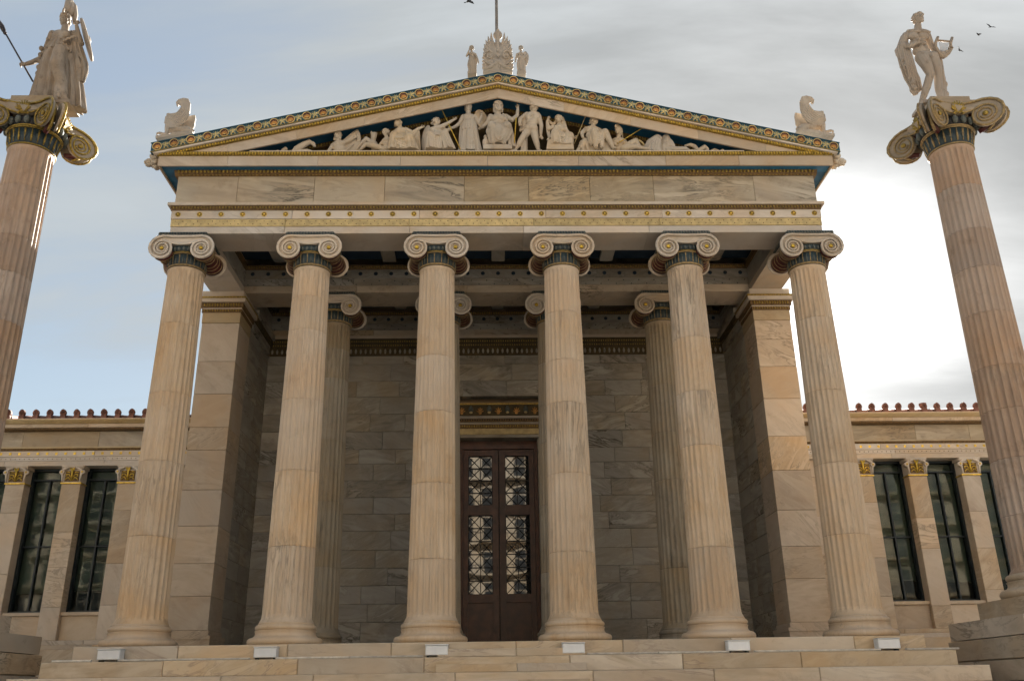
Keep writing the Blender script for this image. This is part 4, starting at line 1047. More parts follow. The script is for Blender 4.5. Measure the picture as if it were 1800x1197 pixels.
bird(1741, 48, 8.5, (1.0, -.5, .4), 'dark bird highest and furthest right of the three')
bird(824, 3, 13, (1.3, -.6, .3), 'bird wing at the top edge left of the flagpole')

# ================================================================ sculpture
class Fig:
    """a carved figure: one continuous skin grown over limbs, head and drapery. Points are (px, py, depth):
    measured photo position on the figure's own upright plane, depth in photo pixels towards (-) or away from (+) the viewer"""
    def __init__(s, Y, dx=0, dy=0, ref=None):
        s.dk = .75 if Y == YF else 1.0
        s.Y, s.dx, s.dy = Y, dx, dy; s.b = MB(); s.post = MB(); s.dents = []
        s.u = pxs(at(ref[0]+dx, ref[1]+dy, Y))*(1.12 if Y == YF else 1.0)
    def P(s, p):
        q = at(p[0]+s.dx, p[1]+s.dy, s.Y); d = p[2] if len(p) > 2 else 0
        return q+Vector((0, d*s.u*s.dk, 0))
    def ell(s, p, r, rot=None, post=False):
        u = s.u; (s.post if post else s.b).ell(s.P(p), (r[0]*u, r[1]*u, r[2]*u), 16, 12, 0, rot); return s
    def limb(s, pts, rs, post=False):
        P = [s.P(p) for p in pts]; u = s.u; b = s.post if post else s.b; n = 12
        Q, RR = [], []
        for i in range(len(P)-1):
            for k in range(4):
                t = k/4; Q.append(P[i].lerp(P[i+1], t)); RR.append((rs[i]+(rs[i+1]-rs[i])*t)*u)
        Q.append(P[-1]); RR.append(rs[-1]*u)
        b.tube(Q, RR, n, 0)
        for p, r in zip(P, rs): b.ell(p, (r*u*1.0,)*3, 12, 8, 0)
        return s
    def loft(s, rings, n=9, amp=.10, ph=0.0, tw=0.0, seed=0):
        amp *= 1.35
        """gathered cloth: stacked rings (px, py, depth, half-width, half-depth) with pleats that deepen downwards"""
        N = 72; u = s.u; vs = []; L = len(rings); rr = random.Random(seed)
        phs = [rr.uniform(0, 6.28) for _ in range(4)]
        sub = []
        for i in range(L-1):
            for k in range(4):
                t = k/4; sub.append([rings[i][j]+(rings[i+1][j]-rings[i][j])*t for j in range(5)])
        sub.append(list(rings[-1])); M = len(sub)
        for i, (px, py, dp, a, c) in enumerate(sub):
            o = s.P((px, py, dp)); t = i/(M-1); am = amp*(.35+.65*t)
            for k in range(N):
                th = 2*math.pi*k/N
                w = math.cos(n*th+ph+tw*t); w = (abs(w)**.7)*(1 if w > 0 else -1)
                f = 1+am*(w*.6+.4*math.cos((n*2-3)*th+phs[0]+2*t)+.3*math.sin((n//2+1)*th+phs[1]-1.3*t))
                vs.append(o+Vector((a*u*f*math.cos(th), c*u*f*math.sin(th), 0)))
        fs = [(i*N+k, (i+1)*N+k, (i+1)*N+(k+1) % N, i*N+(k+1) % N) for i in range(M-1) for k in range(N)]
        fs += [tuple(range(N)), tuple((M-1)*N+k for k in range(N-1, -1, -1))]
        s.b.add(vs, fs, 0, True); return s
    def swag(s, a, c, sag, out, r, n=9):
        """one rounded fold hanging between two points"""
        pts = []
        for i in range(n):
            t = i/(n-1); w = 4*t*(1-t)
            pts.append((a[0]+(c[0]-a[0])*t, a[1]+(c[1]-a[1])*t+sag*w, a[2]+(c[2]-a[2])*t-out*w))
        P = [s.P(p) for p in pts]; s.b.tube(P, [r*s.u*(.5+.5*math.sin(math.pi*(.1+.8*i/(n-1)))) for i in range(n)], 8, 0); return s
    def slab(s, pts, th, depth=0.0):
        """thick sheet of cloth or rock through a polygon of points"""
        P = [s.P(p) for p in pts]; n = len(P); d = Vector((0, th*s.u, 0))
        s.b.add([p-d for p in P]+[p+d for p in P], [tuple(range(n)), tuple(range(2*n-1, n-1, -1))]+[((i+1) % n, i, n+i, n+(i+1) % n) for i in range(n)], 0); return s
    def head(s, p, r, yaw=0, nod=0, hair='curls', beard=False, tilt=0):
        """skull, jaw, nose, brow, hair; yaw turns the face to the viewer's right (+)"""
        u = s.u; c = s.P(p); rm = Matrix.Rotation(R(yaw), 3, 'Z') @ Matrix.Rotation(R(tilt), 3, 'Y') @ Matrix.Rotation(R(-nod), 3, 'X')
        q = lambda x, y, z: c+rm @ Vector((x*r*u, y*r*u, z*r*u))
        E_ = lambda x, y, z, a, b_, d_: s.b.ell(q(x, y, z), (a*r*u, b_*r*u, d_*r*u), 14, 10, 0, rm)
        E_(0, .10, .18, .74, .90, .82); E_(0, -.18, -.20, .62, .66, .80); E_(0, -.34, -.72, .36, .38, .26)
        E_(0, -.84, -.10, .13, .18, .30); E_(0, -.93, -.22, .15, .14, .10)
        E_(0, -.66, .20, .50, .16, .12); E_(0, -.76, -.47, .26, .12, .07); E_(0, -.74, -.58, .20, .12, .07)
        for e in (-1, 1): E_(e*.40, -.56, -.16, .20, .16, .20); E_(e*.68, .02, -.12, .10, .18, .24)
        for e in (-1, 1): s.dents.append((q(e*.30, -.80, .04), .20*r*u, (rm @ Vector((0, 1, 0)))*.16*r*u))
        rr = random.Random(int(p[0]*7+p[1]))
        if hair in ('curls', 'long', 'bun'):
            for k in range(34):
                a = rr.uniform(0, 6.28); z = rr.uniform(.05, 1.0); w = math.sqrt(max(0, 1-z*z))
                x, y = .82*w*math.cos(a), .12+.98*w*math.sin(a)
                if y < -.60 and z < .45: continue
                k_ = .20 if hair != 'bun' else .16
                E_(x, y, .12+.92*z, k_, k_, k_*.8)
            for e in (-1, 1):
                for z in (.45, .2, -.05, -.3): E_(e*.74, .12, z, .20, .34, .20)
                E_(e*.56, -.42, .52, .26, .22, .20)
            E_(0, .62, -.1, .62, .42, .60); E_(0, -.56, .70, .45, .26, .2)
        if hair == 'bun': E_(0, 1.05, .05, .36, .40, .36)
        if hair == 'long':
            for e in (-1, 1):
                for z in (-.45, -.75, -1.0): E_(e*.72, .05, z, .24, .34, .26)
        if hair == 'helmet':
            E_(0, .16, .34, .86, 1.02, .80); E_(0, .45, -.25, .80, .62, .75); E_(0, -.72, .52, .55, .22, .16)
            for k in range(9):
                a = math.pi*(.06+.9*k/8); E_(0, .16-1.25*math.cos(a)*1.0, .45+1.12*math.sin(a), .17, .34, .34)
            for k in range(4): E_(0, 1.28+.06*k, .2-.34*k, .16, .28, .3)
        if beard:
            for k in range(16):
                a = rr.uniform(-1, 1); z = rr.uniform(-1.15, -.5); E_(a*.5, -.5-.2*rr.random(), z, .20, .22, .2)
            E_(0, -.5, -.9, .42, .34, .42)
        return s
    def neck(s, a, c, r): return s.limb([a, c], [r, r*1.15])
    def hand(s, p, dirn, side, r, grip=True):
        """palm with four unequal bent fingers and a thumb; dirn = finger direction, side = thumb side (x, z picture axes)"""
        u = s.u; c = s.P(p); D = Vector(dirn).normalized(); T = Vector(side); T = (T-D*T.dot(D)).normalized(); N = D.cross(T)
        rot = Matrix((T, N, D)).transposed()
        s.b.ell(c, (.80*r*u, .42*r*u, .95*r*u), 12, 8, 0, rot)
        for k, (o, L) in enumerate(((.58, .82), (.2, 1.0), (-.18, .92), (-.55, .70))):
            p0 = c+(T*o+D*.75)*r*u
            if grip: pts = [p0, p0+(D*.42*L+N*.25)*r*u, p0+(D*.38*L+N*.85)*r*u, p0+(-D*.05+N*1.15)*r*u]
            else: pts = [p0, p0+(D*.5*L+N*.06)*r*u, p0+(D*.88*L+N*.22)*r*u, p0+(D*1.15*L+N*.42)*r*u]
            s.post.tube(pts, [.21*r*u, .20*r*u, .18*r*u, .13*r*u], 7, 0)
        p0 = c+(T*.66-D*.3)*r*u
        s.post.tube([p0, p0+(T*.42+D*.45+N*.2)*r*u, p0+(T*.45+D*.95+N*.5)*r*u], [.24*r*u, .21*r*u, .15*r*u], 7, 0)
        return s
    def foot(s, p, ang, r):
        """ang: direction of the toes, degrees in plan, 0 = right of picture, -90 = viewer"""
        a = R(ang); u = s.u; c = s.P(p); d = Vector((math.cos(a), math.sin(a), 0)); t = Vector((-d.y, d.x, 0))
        s.b.tube([c-d*.6*r*u+Vector((0, 0, .25*r*u)), c+Vector((0, 0, .38*r*u)), c+d*r*u+Vector((0, 0, .24*r*u)), c+d*1.75*r*u+Vector((0, 0, .12*r*u))], [.42*r*u, .5*r*u, .44*r*u, .22*r*u], 10, 0)
        for k in range(5): s.b.ell(c+d*(1.8-.1*abs(k-1))*r*u+t*(k-2)*.19*r*u+Vector((0, 0, .12*r*u)), (.13*r*u,)*3, 8, 6, 0)
        return s
    def done(s, name, label, cat, base, vox=.8, group='carved figures in the gable', m=None, smooth=1, parent=None):
        mt = m or M_STATUE; root = s.P(base)
        me0 = s.b.data('tmp', mt, root); o = bpy.data.objects.new('tmp', me0); COL.objects.link(o)
        rm = o.modifiers.new('r', 'REMESH'); rm.mode = 'VOXEL'; rm.voxel_size = vox*s.u*K; rm.use_smooth_shade = True
        sm = o.modifiers.new('s', 'SMOOTH'); sm.factor = .5; sm.iterations = smooth
        bpy.context.view_layer.update()
        dg = bpy.context.evaluated_depsgraph_get()
        me = bpy.data.meshes.new_from_object(o.evaluated_get(dg)); bpy.data.objects.remove(o); bpy.data.meshes.remove(me0)
        for c, r, d in s.dents:
            cc = (c-root)*K; rr = r*K; dd = d*K
            for v in me.vertices:
                q = (v.co-cc).length/rr
                if q < 1.6: v.co += dd*math.exp(-q*q*1.6)
        if s.post.v:
            import bmesh
            bm = bmesh.new(); bm.from_mesh(me); me2 = s.post.data('tmp', mt, root); bm.from_mesh(me2); bm.to_mesh(me); bm.free(); bpy.data.meshes.remove(me2)
        for p in me.polygons: p.use_smooth = True
        me.materials.clear(); me.materials.append(mt); me.name = name
        o = bpy.data.objects.new(name, me); COL.objects.link(o); o.location = root*K
        s.root = root; s.o = o
        tag(o, label, cat, group)
        return o
    def part(s, b, name, m):
        o = b.build(name, m, s.o); o.location = -s.root*K; return o
    def rod(s, a, c, r, name, m, tip=None, tipr=0):
        A, B = s.P(a), s.P(c); b = MB(); b.tube([A, B], r*s.u, 8)
        if tip:
            d = (A-B).normalized(); b.tube([A-d*.3*tip*s.u, A+d*.15*tip*s.u, A+d*tip*s.u], [tipr*.8*s.u, tipr*s.u, .1*s.u], 8)
            b.ell(A-d*.35*tip*s.u, (tipr*.7*s.u,)*3, 8, 6)
        return s.part(b, name, m)
YF = -.215
GR = 'carved figures in the gable'
FL_Y = 267.5
def gable(px): return Fig(YF, 0, 2.5, (px, 240))

# ---- middle: enthroned bearded man
f = gable(876)
f.head((875.5, 186.5, -3), 8.6, 0, -4, 'long', True)
f.neck((874.5, 194, -1), (875, 202, 0), 5)
f.ell((875.5, 206.5, 0), (14.5, 8, 7)).ell((869, 209, -4.5), (7.5, 5, 6)).ell((883, 209, -4.5), (7.5, 5, 6)).ell((876, 217, -1), (12, 7.5, 9)).ell((876, 225, 0), (13, 8, 8))
f.limb([(862.5, 203.5, 0), (857, 215, -1), (849, 223.5, -5)], [5, 4, 2.8]); f.hand((846.5, 225.5, -6), (-.6, -.3, -.5), (0, -1, .4), 3.2, False)
f.limb([(889, 203.5, 0), (900, 210, -2), (909, 203, -4)], [5, 3.9, 2.9]); f.limb([(909, 203, -4), (910, 192, -5)], [2.9, 2.4]); f.hand((910, 189.5, -5), (0, -.1, 1), (-1, -.2, 0), 3.0, True)
f.limb([(869, 229, 0), (865, 227, -17)], [9, 7.5]); f.limb([(883, 229, 0), (891, 227, -15)], [9, 7.8])
f.loft([(878, 225, -7, 19, 11), (877, 235, -10, 20, 11), (876, 246, -9, 16, 10), (873, 256, -8, 11, 8)], 9, .11, .4, 1.2, 3)
for k in range(5): f.swag((863+k*1.5, 226+k*4, -20), (893-k*1.5, 224+k*4.6, -19), 7+k*1.2, 1, 2.0)
f.limb([(866, 229, -17), (866, 248, -14), (867, 257, -14)], [6, 4.5, 3]); f.foot((867, 260, -14), -95, 4.2)
f.limb([(886, 245, -12), (885.5, 256, -12)], [4.5, 2.8]); f.foot((886, 259.5, -12), -80, 4.2)
f.loft([(895, 222, 0, 5, 5), (898, 240, 1, 6.5, 6), (898.5, 257, 1, 7.5, 6.5)], 6, .16, 0, 1, 5)
f.swag((884, 200, -5), (896, 222, -3), 2, 3, 2.5)
f.slab([(849, 268, 0), (900, 268, 0), (900, 260, 0), (849, 260, 0)], 14); f.slab([(864, 268, 8), (898, 268, 8), (896, 214, 8), (866, 214, 8)], 5)
f.done('enthroned_figure', 'bearded man enthroned at the middle of the gable, bare chested, golden sceptre in hand', 'statue', (876, 267.5, 0), .6)
f.rod((910, 168.5, -6), (904, 252, -4), .85, 'sceptre', M_GOLD, 3.5, 1.9)
# small bird of prey beside the throne
f = gable(854)
f.ell((854, 250, -4), (4.5, 4.5, 8)).ell((853.5, 241, -5), (3, 3.4, 3.2)).ell((853, 241.5, -8.2), (.9, 1.8, .9)).ell((850, 251, -3), (1.8, 4, 7)).ell((858, 251, -3), (1.8, 4, 7)).limb([(852.5, 256, -5), (852.5, 259.5, -6)], [1.5, 1.2]).limb([(856, 256, -5), (856, 259.5, -6)], [1.5, 1.2])
f.done('carved_bird', 'small carved bird of prey perched on the block left of the throne', 'statue', (854, 260, -4), .6)
# ---- standing helmeted woman
f = gable(824)
f.head((823, 187.5, -2), 7.4, 4, -3, 'helmet'); f.neck((823, 194, 0), (823.5, 200, 0), 3.8)
f.ell((824, 204, 0), (11.5, 6.5, 5.5)).ell((819.5, 208, -4.5), (5, 4, 4.6)).ell((829, 208, -4.5), (5, 4, 4.6)).ell((824.5, 213, 0), (9.2, 6.4, 8)).ell((825, 221, 0), (10.5, 7.5, 6))
f.loft([(825, 214, 0, 9.5, 7.5), (825.5, 224, 0, 12, 9), (826, 245, 0, 14.5, 10), (826.5, 267, 0, 18.5, 11.5)], 11, .14, .3, .8, 8)
f.loft([(825, 210, 0, 9.8, 7.2), (825, 221, -.5, 12, 8.6), (825.5, 229, -.5, 13, 9.4)], 13, .10, 0, 1.5, 4)
f.limb([(814, 203, 0), (808, 216, -3), (802, 222, -5), (794.5, 226, -6)], [3.6, 3.1, 2.6, 2.0]); f.hand((792.5, 226, -6), (-1, -.1, .3), (0, -.4, 1), 2.6, False)
f.limb([(834, 203, 0), (841, 214, 2), (846, 204, -1)], [3.6, 3, 2.4]); f.hand((846.5, 200, -2), (.1, -.2, 1), (-1, 0, 0), 2.6, True)
f.loft([(812, 212, 1, 3, 3), (811, 235, 1, 4, 4), (812, 266, 1, 5.5, 5)], 5, .18, 0, 1, 9)
for k in range(3): f.swag((817, 203+k*2, -6), (833, 203+k*2.4, -5), 5, 1.5, 1.3)
f.done('standing_figure', 'standing woman in a crested helmet, round shield on her arm, left of the enthroned man', 'statue', (826, 267.5, 0), .55)
b = MB(); rot = Matrix.Rotation(R(28), 3, 'Z') @ Matrix.Rotation(R(-12), 3, 'Y'); c = f.P((846, 205, 5))
b.ell(c, (10.5*f.u, 2.0*f.u, 16*f.u), 24, 12, 0, rot)
ring = [c+rot @ Vector((10.5*f.u*math.cos(2*math.pi*k/28), 0, 16*f.u*math.sin(2*math.pi*k/28))) for k in range(29)]
b.tube(ring, 1.3*f.u, 6); f.part(b, 'shield', M_STATUE)
# ---- naked man walking off, seen from behind
f = gable(936)
f.head((938.5, 190.5, -5), 7.2, 150, -20, 'curls'); f.neck((938, 195, -2), (937, 200, 0), 4.4)
f.ell((936, 201, 0), (13, 7, 6.5), Matrix.Rotation(R(-6), 3, 'Y')).ell((930, 206, -4), (6, 4.5, 7)).ell((942, 205.5, -4), (6, 4.5, 7)).ell((935, 213, 0), (9.5, 7, 9)).ell((933.5, 221, 0), (10, 7.5, 6.5)).ell((928.5, 225, -4), (6, 6, 6)).ell((938.8, 225.5, -4), (6, 6, 6))
f.limb([(928.5, 227, 0), (917.5, 243, -2), (914, 249, -1), (907.5, 258, 2)], [7, 5.2, 4.8, 2.6]); f.foot((906, 262.5, 2), 190, 4.2)
f.limb([(938.5, 228, 0), (942, 246, -2), (944, 252, -1), (947, 262, 1)], [7, 5.0, 4.6, 2.6]); f.foot((947.5, 265, 1), -60, 4.0)
f.limb([(926, 199.5, 0), (914.5, 208.5, -2), (913.5, 217, -6)], [4.6, 3.6, 2.8]); f.hand((914, 221, -7), (.1, -.2, -1), (1, 0, 0), 3, True)
f.limb([(946.5, 202, 0), (951.5, 219, -1), (950.5, 236, -4)], [4.6, 3.5, 2.4]); f.hand((951, 240, -5), (.4, -.1, -.9), (-1, 0, -.2), 3.0, False)
f.loft([(922, 207, 3, 4, 3), (920, 220, 3, 5, 4), (918, 228, 3, 4, 3)], 5, .2, 0, 1, 2)
f.loft([(922.5, 230, 4, 4.5, 4.5), (921.5, 250, 4, 5, 5), (921, 267, 4, 5.5, 5.5)], 5, .10, 0, .6, 6)
f.done('walking_figure', 'naked man seen from behind beside a tree stump, right of the enthroned man', 'statue', (930, 267.5, 0), .55)
# ---- seated armed woman reaching right
f = gable(768)
f.head((767, 212.5, 0), 7.2, 62, 4, 'bun'); f.neck((766.5, 218, 0), (767, 224, 0), 3.6)
f.ell((768, 226, 0), (10.5, 6.5, 5.5)).ell((764, 230, -4), (5, 4, 4.5)).ell((772, 230, -4), (5, 4, 4.5)).ell((768, 236, 0), (9.5, 7, 9))
f.limb([(760, 226, -1), (774, 225.5, -8), (787, 219.5, -9), (796, 214, -9)], [4.2, 3.8, 3, 2.0]); f.hand((799, 212.5, -9), (.8, -.2, .6), (-.3, 0, 1), 2.6, False)
f.limb([(777, 224, 0), (786, 229, -3), (794, 225, -4)], [3.6, 3, 2])
f.loft([(768, 232, 0, 9.5, 7.5), (768, 240, -4, 12, 11), (767.5, 246, -6, 14, 13)], 10, .11, 0, 1, 2)
f.limb([(764, 244, -3), (757, 243.5, -16)], [8.5, 7]); f.limb([(773, 244, -3), (782, 241, -15)], [8.5, 7])
f.loft([(757, 242, -15, 7, 6.5), (757.5, 254, -14, 8, 7), (758.5, 267, -14, 9, 8)], 8, .16, 0, 1, 12)
f.loft([(782, 241, -14, 7, 6.5), (786.5, 254, -13, 7.5, 7), (791, 267, -13, 8, 8)], 8, .16, 1, 1, 13)
f.loft([(770, 246, -9, 9, 7), (771, 256, -9, 10, 8), (772, 267, -9, 11, 8)], 8, .16, 2, 1, 14)
for k in range(4): f.swag((757, 244+k*4.5, -20), (772, 243+k*5, -17), 4, 1, 1.4)
f.done('seated_figure', 'seated woman with hair in a bun reaching right with a long golden spear', 'statue', (770, 267.5, 0), .55)
f.rod((772.5, 186, -11), (810, 266.5, -11), .8, 'spear', M_GOLD, 4.2, 1.7)
b = MB(); rot = Matrix.Rotation(R(-18), 3, 'Z') @ Matrix.Rotation(R(6), 3, 'Y'); b.ell(f.P((749, 239, 4)), (7.8*f.u, 2.2*f.u, 24*f.u), 24, 14, 0, rot); f.part(b, 'shield', M_STATUE)
# ---- seated woman with bowed head
f = gable(705)
f.head((699.5, 216.5, -2), 7.2, -28, 16, 'bun'); f.neck((703, 221, 0), (705, 226, 0), 3.6)
f.ell((704.5, 228, 0), (10.5, 6.5, 5.5)).ell((700, 232, -4), (5, 4, 4.5)).ell((709, 231.5, -4), (5, 4, 4.5)).ell((705, 238, 0), (9.5, 7, 8.5))
f.limb([(696, 229.5, 0), (693, 239, -4), (697, 246, -9)], [3.8, 3.2, 2.2])
f.limb([(713, 226, 0), (726, 233, -3), (735, 227, -4), (740, 224.5, -4)], [4.2, 3.6, 2.8, 2]); f.hand((742, 223.5, -4), (.9, -.2, .2), (0, -.3, 1), 2.6, False)
f.swag((713, 228, -3), (733, 229, -4), 11, 1, 2.4).swag((712, 231, -3), (731, 232, -3), 13, 1, 2.0)
f.loft([(735, 228, 0, 2.5, 2.5), (733, 244, 0, 4.5, 3.5), (732, 257, 0, 6, 4), (732, 267, 0, 5, 4)], 5, .2, 0, 1, 3)
f.loft([(705, 236, 0, 10, 8), (706, 245, -4, 15, 12), (706, 252, -6, 18, 14)], 10, .10, 0, 1, 4)
f.limb([(700, 247, -4), (694, 242, -15)], [8, 6.5]); f.limb([(712, 247, -4), (721, 246, -14)], [8.5, 7.5])
f.loft([(694, 241, -14, 6.5, 6), (693, 254, -13, 7, 7), (692.5, 267, -13, 8, 7)], 7, .16, 0, 1, 5)
f.loft([(720, 246, -12, 8, 8), (722, 256, -12, 10, 8), (723, 267, -12, 11, 8)], 8, .15, 0, 1, 6)
f.loft([(707, 250, -9, 10, 7), (708, 258, -9, 12, 8), (708, 267, -9, 13, 8)], 8, .15, 0, 1, 7)
for k in range(4): f.swag((697, 245+k*4, -19), (722, 250+k*3.6, -18), 5, 1, 1.5)
f.done('seated_figure', 'seated woman bending her head to the child at her side, one arm stretched right', 'statue', (708, 267.5, 0), .55)
# ---- child leaning back
f = gable(672)
f.head((678.5, 232.5, -3), 6.2, -50, -14, 'curls'); f.neck((679, 238, -2), (681, 243, -2), 3)
f.ell((681.5, 246, -2), (8, 5, 5), Matrix.Rotation(R(16), 3, 'Y')).ell((680, 253.5, -2), (7, 5, 7)).ell((679, 261, -2), (7.5, 5.6, 5.5))
f.limb([(675.5, 245, -2), (670, 253, -5), (666.5, 257.5, -7)], [2.8, 2.3, 1.8]); f.limb([(688, 240, -2), (692, 237, -4)], [2.8, 2.2])
f.limb([(676, 263, -5), (658, 259, -9), (644, 256.5, -10), (636, 264.5, -10)], [4.8, 4.3, 3.6, 2.2]); f.foot((634.5, 266.5, -10), 185, 2.6)
f.done('child_figure', 'naked child leaning back with knees drawn up beside the seated woman', 'statue', (670, 267.5, 0), .6)
f = gable(650)
f.limb([(664, 257, 0), (653, 250, -3), (644, 244, -4), (634, 255, -5), (626, 265, -6)], [4.4, 4.2, 3.8, 3, 2.0]); f.foot((624.5, 267, -6), 185, 2.6)
f.loft([(655.5, 246, 2, 4, 4), (657, 236, 2, 4.6, 4), (657, 231, 2, 5.4, 4)], 5, .05, 0, 0, 1)
f.ell((652.5, 229.5, 2), (1.5, 2, 2)).ell((661, 231.5, 2), (1.5, 2, 2)).loft([(657, 246, 4, 5, 5), (659, 257, 4, 6, 5), (660, 267, 4, 7, 6)], 5, .1, 0, 0, 1)
f.done('reclining_figure', 'bent bare legs before an upright flared block, left of the child', 'statue', (645, 267.5, 0), .6)
# ---- charioteer rising from the sea
f = gable(598)
f.head((593.5, 236.5, -2), 7, -22, 0, 'long'); f.neck((594, 243, 0), (595, 248, 0), 3.8)
f.ell((596, 251, 0), (12, 6.5, 5.5), Matrix.Rotation(R(-12), 3, 'Y')).ell((591.5, 255, -4), (6, 4, 5)).ell((601, 253.5, -4), (6, 4, 5)).ell((597.5, 261, 0), (10.5, 7, 8))
f.limb([(585.5, 254, 0), (582, 260, -3), (578, 266, -5)], [4.2, 3.2, 2.4]); f.limb([(606, 249, 0), (617, 245.5, -4), (625.5, 242, -6)], [4, 3.2, 2.2])
f.slab([(602, 245, 2), (613, 235, 2), (625, 226, 2), (629, 225, 2), (633, 232, 2), (635, 243, 2), (632, 249, 2), (627, 246, 2), (625, 240, 2), (612, 246, 2), (606, 250, 2)], 1.6)
f.slab([(606, 250, 3), (625, 243, 3), (634, 250, 3), (628, 258, 3), (612, 268, 3), (604, 268, 3)], 2)
for k in range(4): f.swag((604+k*2, 247+k, 0), (627-k*.5, 228+k*5, 0), 1.5, 0, 1.2)
for k in range(3): f.swag((627+k*2.5, 228+k*2, 0), (629+k*2, 247, 0), 1, 1, 1.3)
f.limb([(606, 267, -4), (622, 252, -3)], [1.6, 1.0])
f.done('charioteer_figure', 'bare chested long haired man leaning back under billowing cloth near the left corner', 'statue', (600, 267.5, 0), .55)
# ---- horses at the left corner
f = gable(535)
f.limb([(514, 268, 0), (521, 262, -1), (527, 258, -2), (537, 252.5, -3), (545, 249, -3)], [4, 5.5, 5.6, 4.8, 3.6]); f.ell((550, 251.5, -3), (5.4, 3, 3.2), Matrix.Rotation(R(32), 3, 'Y')); f.ell((553.3, 256, -3), (2.4, 2.4, 2.2))
for e in (-1.5, 1.5): f.ell((544.5, 246.5, -3+e), (.8, .8, 2.2))
for k in range(8): f.ell((528+k*2.2, 254-k*1.1, -2.4), (2, 1.4, 2.6))
f.ell((521, 260, -2), (4.4, 4, 4.5)).limb([(524, 266.5, -2), (540, 264.5, -3), (553, 267, -3)], [3.2, 3.2, 2])
f.done('horse_sculpture', 'larger carved horse with lifted head in the left corner of the gable', 'statue', (530, 267.5, 0), .6)
f = gable(497)
f.limb([(495, 268, 0), (498, 262, 0), (501.5, 258.5, 0)], [3.4, 3.2, 2.4]); f.ell((503, 260.5, -1), (2.6, 2.4, 3.8), Matrix.Rotation(R(-14), 3, 'Y')); f.limb([(494, 267, 0), (488, 263.5, 0), (484, 265.5, 0)], [2.4, 2.0, 1.3]); f.limb([(470, 268.5, 0), (480, 267.5, 0), (494, 268, 0)], [1.2, 1.8, 2])
f.done('horse_sculpture', 'small carved horse head nearest the left tip of the gable', 'statue', (495, 267.5, 0), .5)
# ---- veiled enthroned woman
f = gable(983)
f.head((982, 209, -3), 6.8, -24, -4, 'curls'); f.neck((983, 215, 0), (982, 221, 0), 3.5)
f.ell((983, 223, 0), (11, 6.5, 5.5)).ell((978, 228, -4.5), (5, 4, 4.6)).ell((988, 228, -4.5), (5, 4, 4.6)).ell((982, 236, 0), (9.5, 7, 9))
f.limb([(972.5, 222, 0), (963.5, 226.5, -4), (962, 215, -4), (963.5, 208.5, -3)], [4, 3.6, 2.8, 2.0]); f.hand((964, 206, -3), (.3, 0, 1), (1, -.2, 0), 2.4, True)
f.swag((964, 207, -1), (980, 205, 2), 8, -1, 1.8).swag((964, 209, -1), (980, 207, 2), 9, -1, 1.5)
f.slab([(977, 204, 4), (984, 200.5, 4), (991, 204, 4), (994.5, 214, 4), (997, 228, 4), (1003, 240, 4), (996, 246, 4), (989, 234, 4), (987, 216, 4), (978, 212, 4)], 3.4)
for k in range(3): f.swag((986+k*2.4, 206+k*2, 0), (994+k*3, 240, -1), -4, 0, 1.3)
f.limb([(992, 223, 0), (1000, 236, -3), (1007, 242.5, -5)], [4, 3.2, 2.2]); f.hand((1010.5, 243, -6), (1, -.2, .1), (0, -.2, 1), 2.6, True)
f.limb([(964, 228, 0), (966, 240, -2), (971, 247, -4)], [2, 3, 2.4]).swag((961, 226, -2), (972, 246, -5), 9, 2, 2)
f.loft([(982, 233, 0, 9.5, 8), (983, 240, -4, 15, 11), (984, 246, -5, 19, 12)], 10, .10, 0, 1, 3)
f.limb([(978, 241, -4), (975, 240, -17)], [8, 7]); f.limb([(990, 242, -4), (1000, 245, -15)], [8.5, 7.5])
f.loft([(975, 240, -15, 7, 7), (976.5, 249, -15, 8, 7), (978, 259, -14, 9, 8)], 7, .15, 0, 1, 5)
f.loft([(998, 245, -12, 8, 7), (997, 252, -12, 9, 8), (995, 260, -12, 10, 8)], 7, .15, 0, 1, 8)
for k in range(4): f.swag((978, 242+k*4, -20), (1000, 244+k*3.4, -18), 5, 1, 1.4)
f.slab([(959.5, 268, 0), (1008, 268, 0), (1006, 253, 0), (962, 251, 0)], 13)
f.done('enthroned_figure', 'veiled woman enthroned on a block lifting her veil, right of the walking man', 'statue', (983, 267.5, 0), .55)
# ---- seated youth with a staff beside an animal
f = gable(1045)
f.head((1044.5, 212, -2), 6.8, 55, 8, 'bun'); f.neck((1043, 217.5, 0), (1041, 223, 0), 3.6)
f.ell((1040.5, 225, 0), (11, 6.5, 5.5)).ell((1036, 230, -4), (5.5, 4, 5)).ell((1045, 230, -4), (5.5, 4, 5)).ell((1040, 237, 0), (9.5, 7, 9))
f.limb([(1030.5, 225, 0), (1022.5, 233, -3), (1024, 242, -6)], [4.2, 3.4, 2.4]); f.limb([(1051, 226, 0), (1058, 232, -5), (1062, 235, -9)], [4, 3.2, 2.2])
f.limb([(1042, 242, -4), (1044, 238.5, -17), (1045, 252, -15), (1046, 264, -15)], [8, 7, 5.5, 3.4]); f.limb([(1048, 243, -4), (1062, 237, -13), (1069, 249, -11), (1076, 261, -10)], [8, 6.4, 5, 2.6]); f.foot((1077, 264, -10), -30, 3.4); f.foot((1046, 265.5, -15), -90, 3.4)
f.limb([(1056.5, 240, -14), (1056.5, 263, -13)], [5, 3.4]); f.foot((1057, 265.5, -13), -80, 3.2)
f.loft([(1044, 241, -9, 11, 8), (1047, 250, -9, 11, 8), (1048, 258, -9, 9, 7)], 8, .14, 0, 1, 3)
f.loft([(1062, 247, 0, 9, 5), (1064, 258, 0, 10, 5), (1066, 267, 0, 11, 5)], 6, .15, 0, 1, 6)
for k in range(4): f.swag((1040, 240+k*3.6, -20), (1058, 238+k*3.4, -17), 5, 1, 1.4)
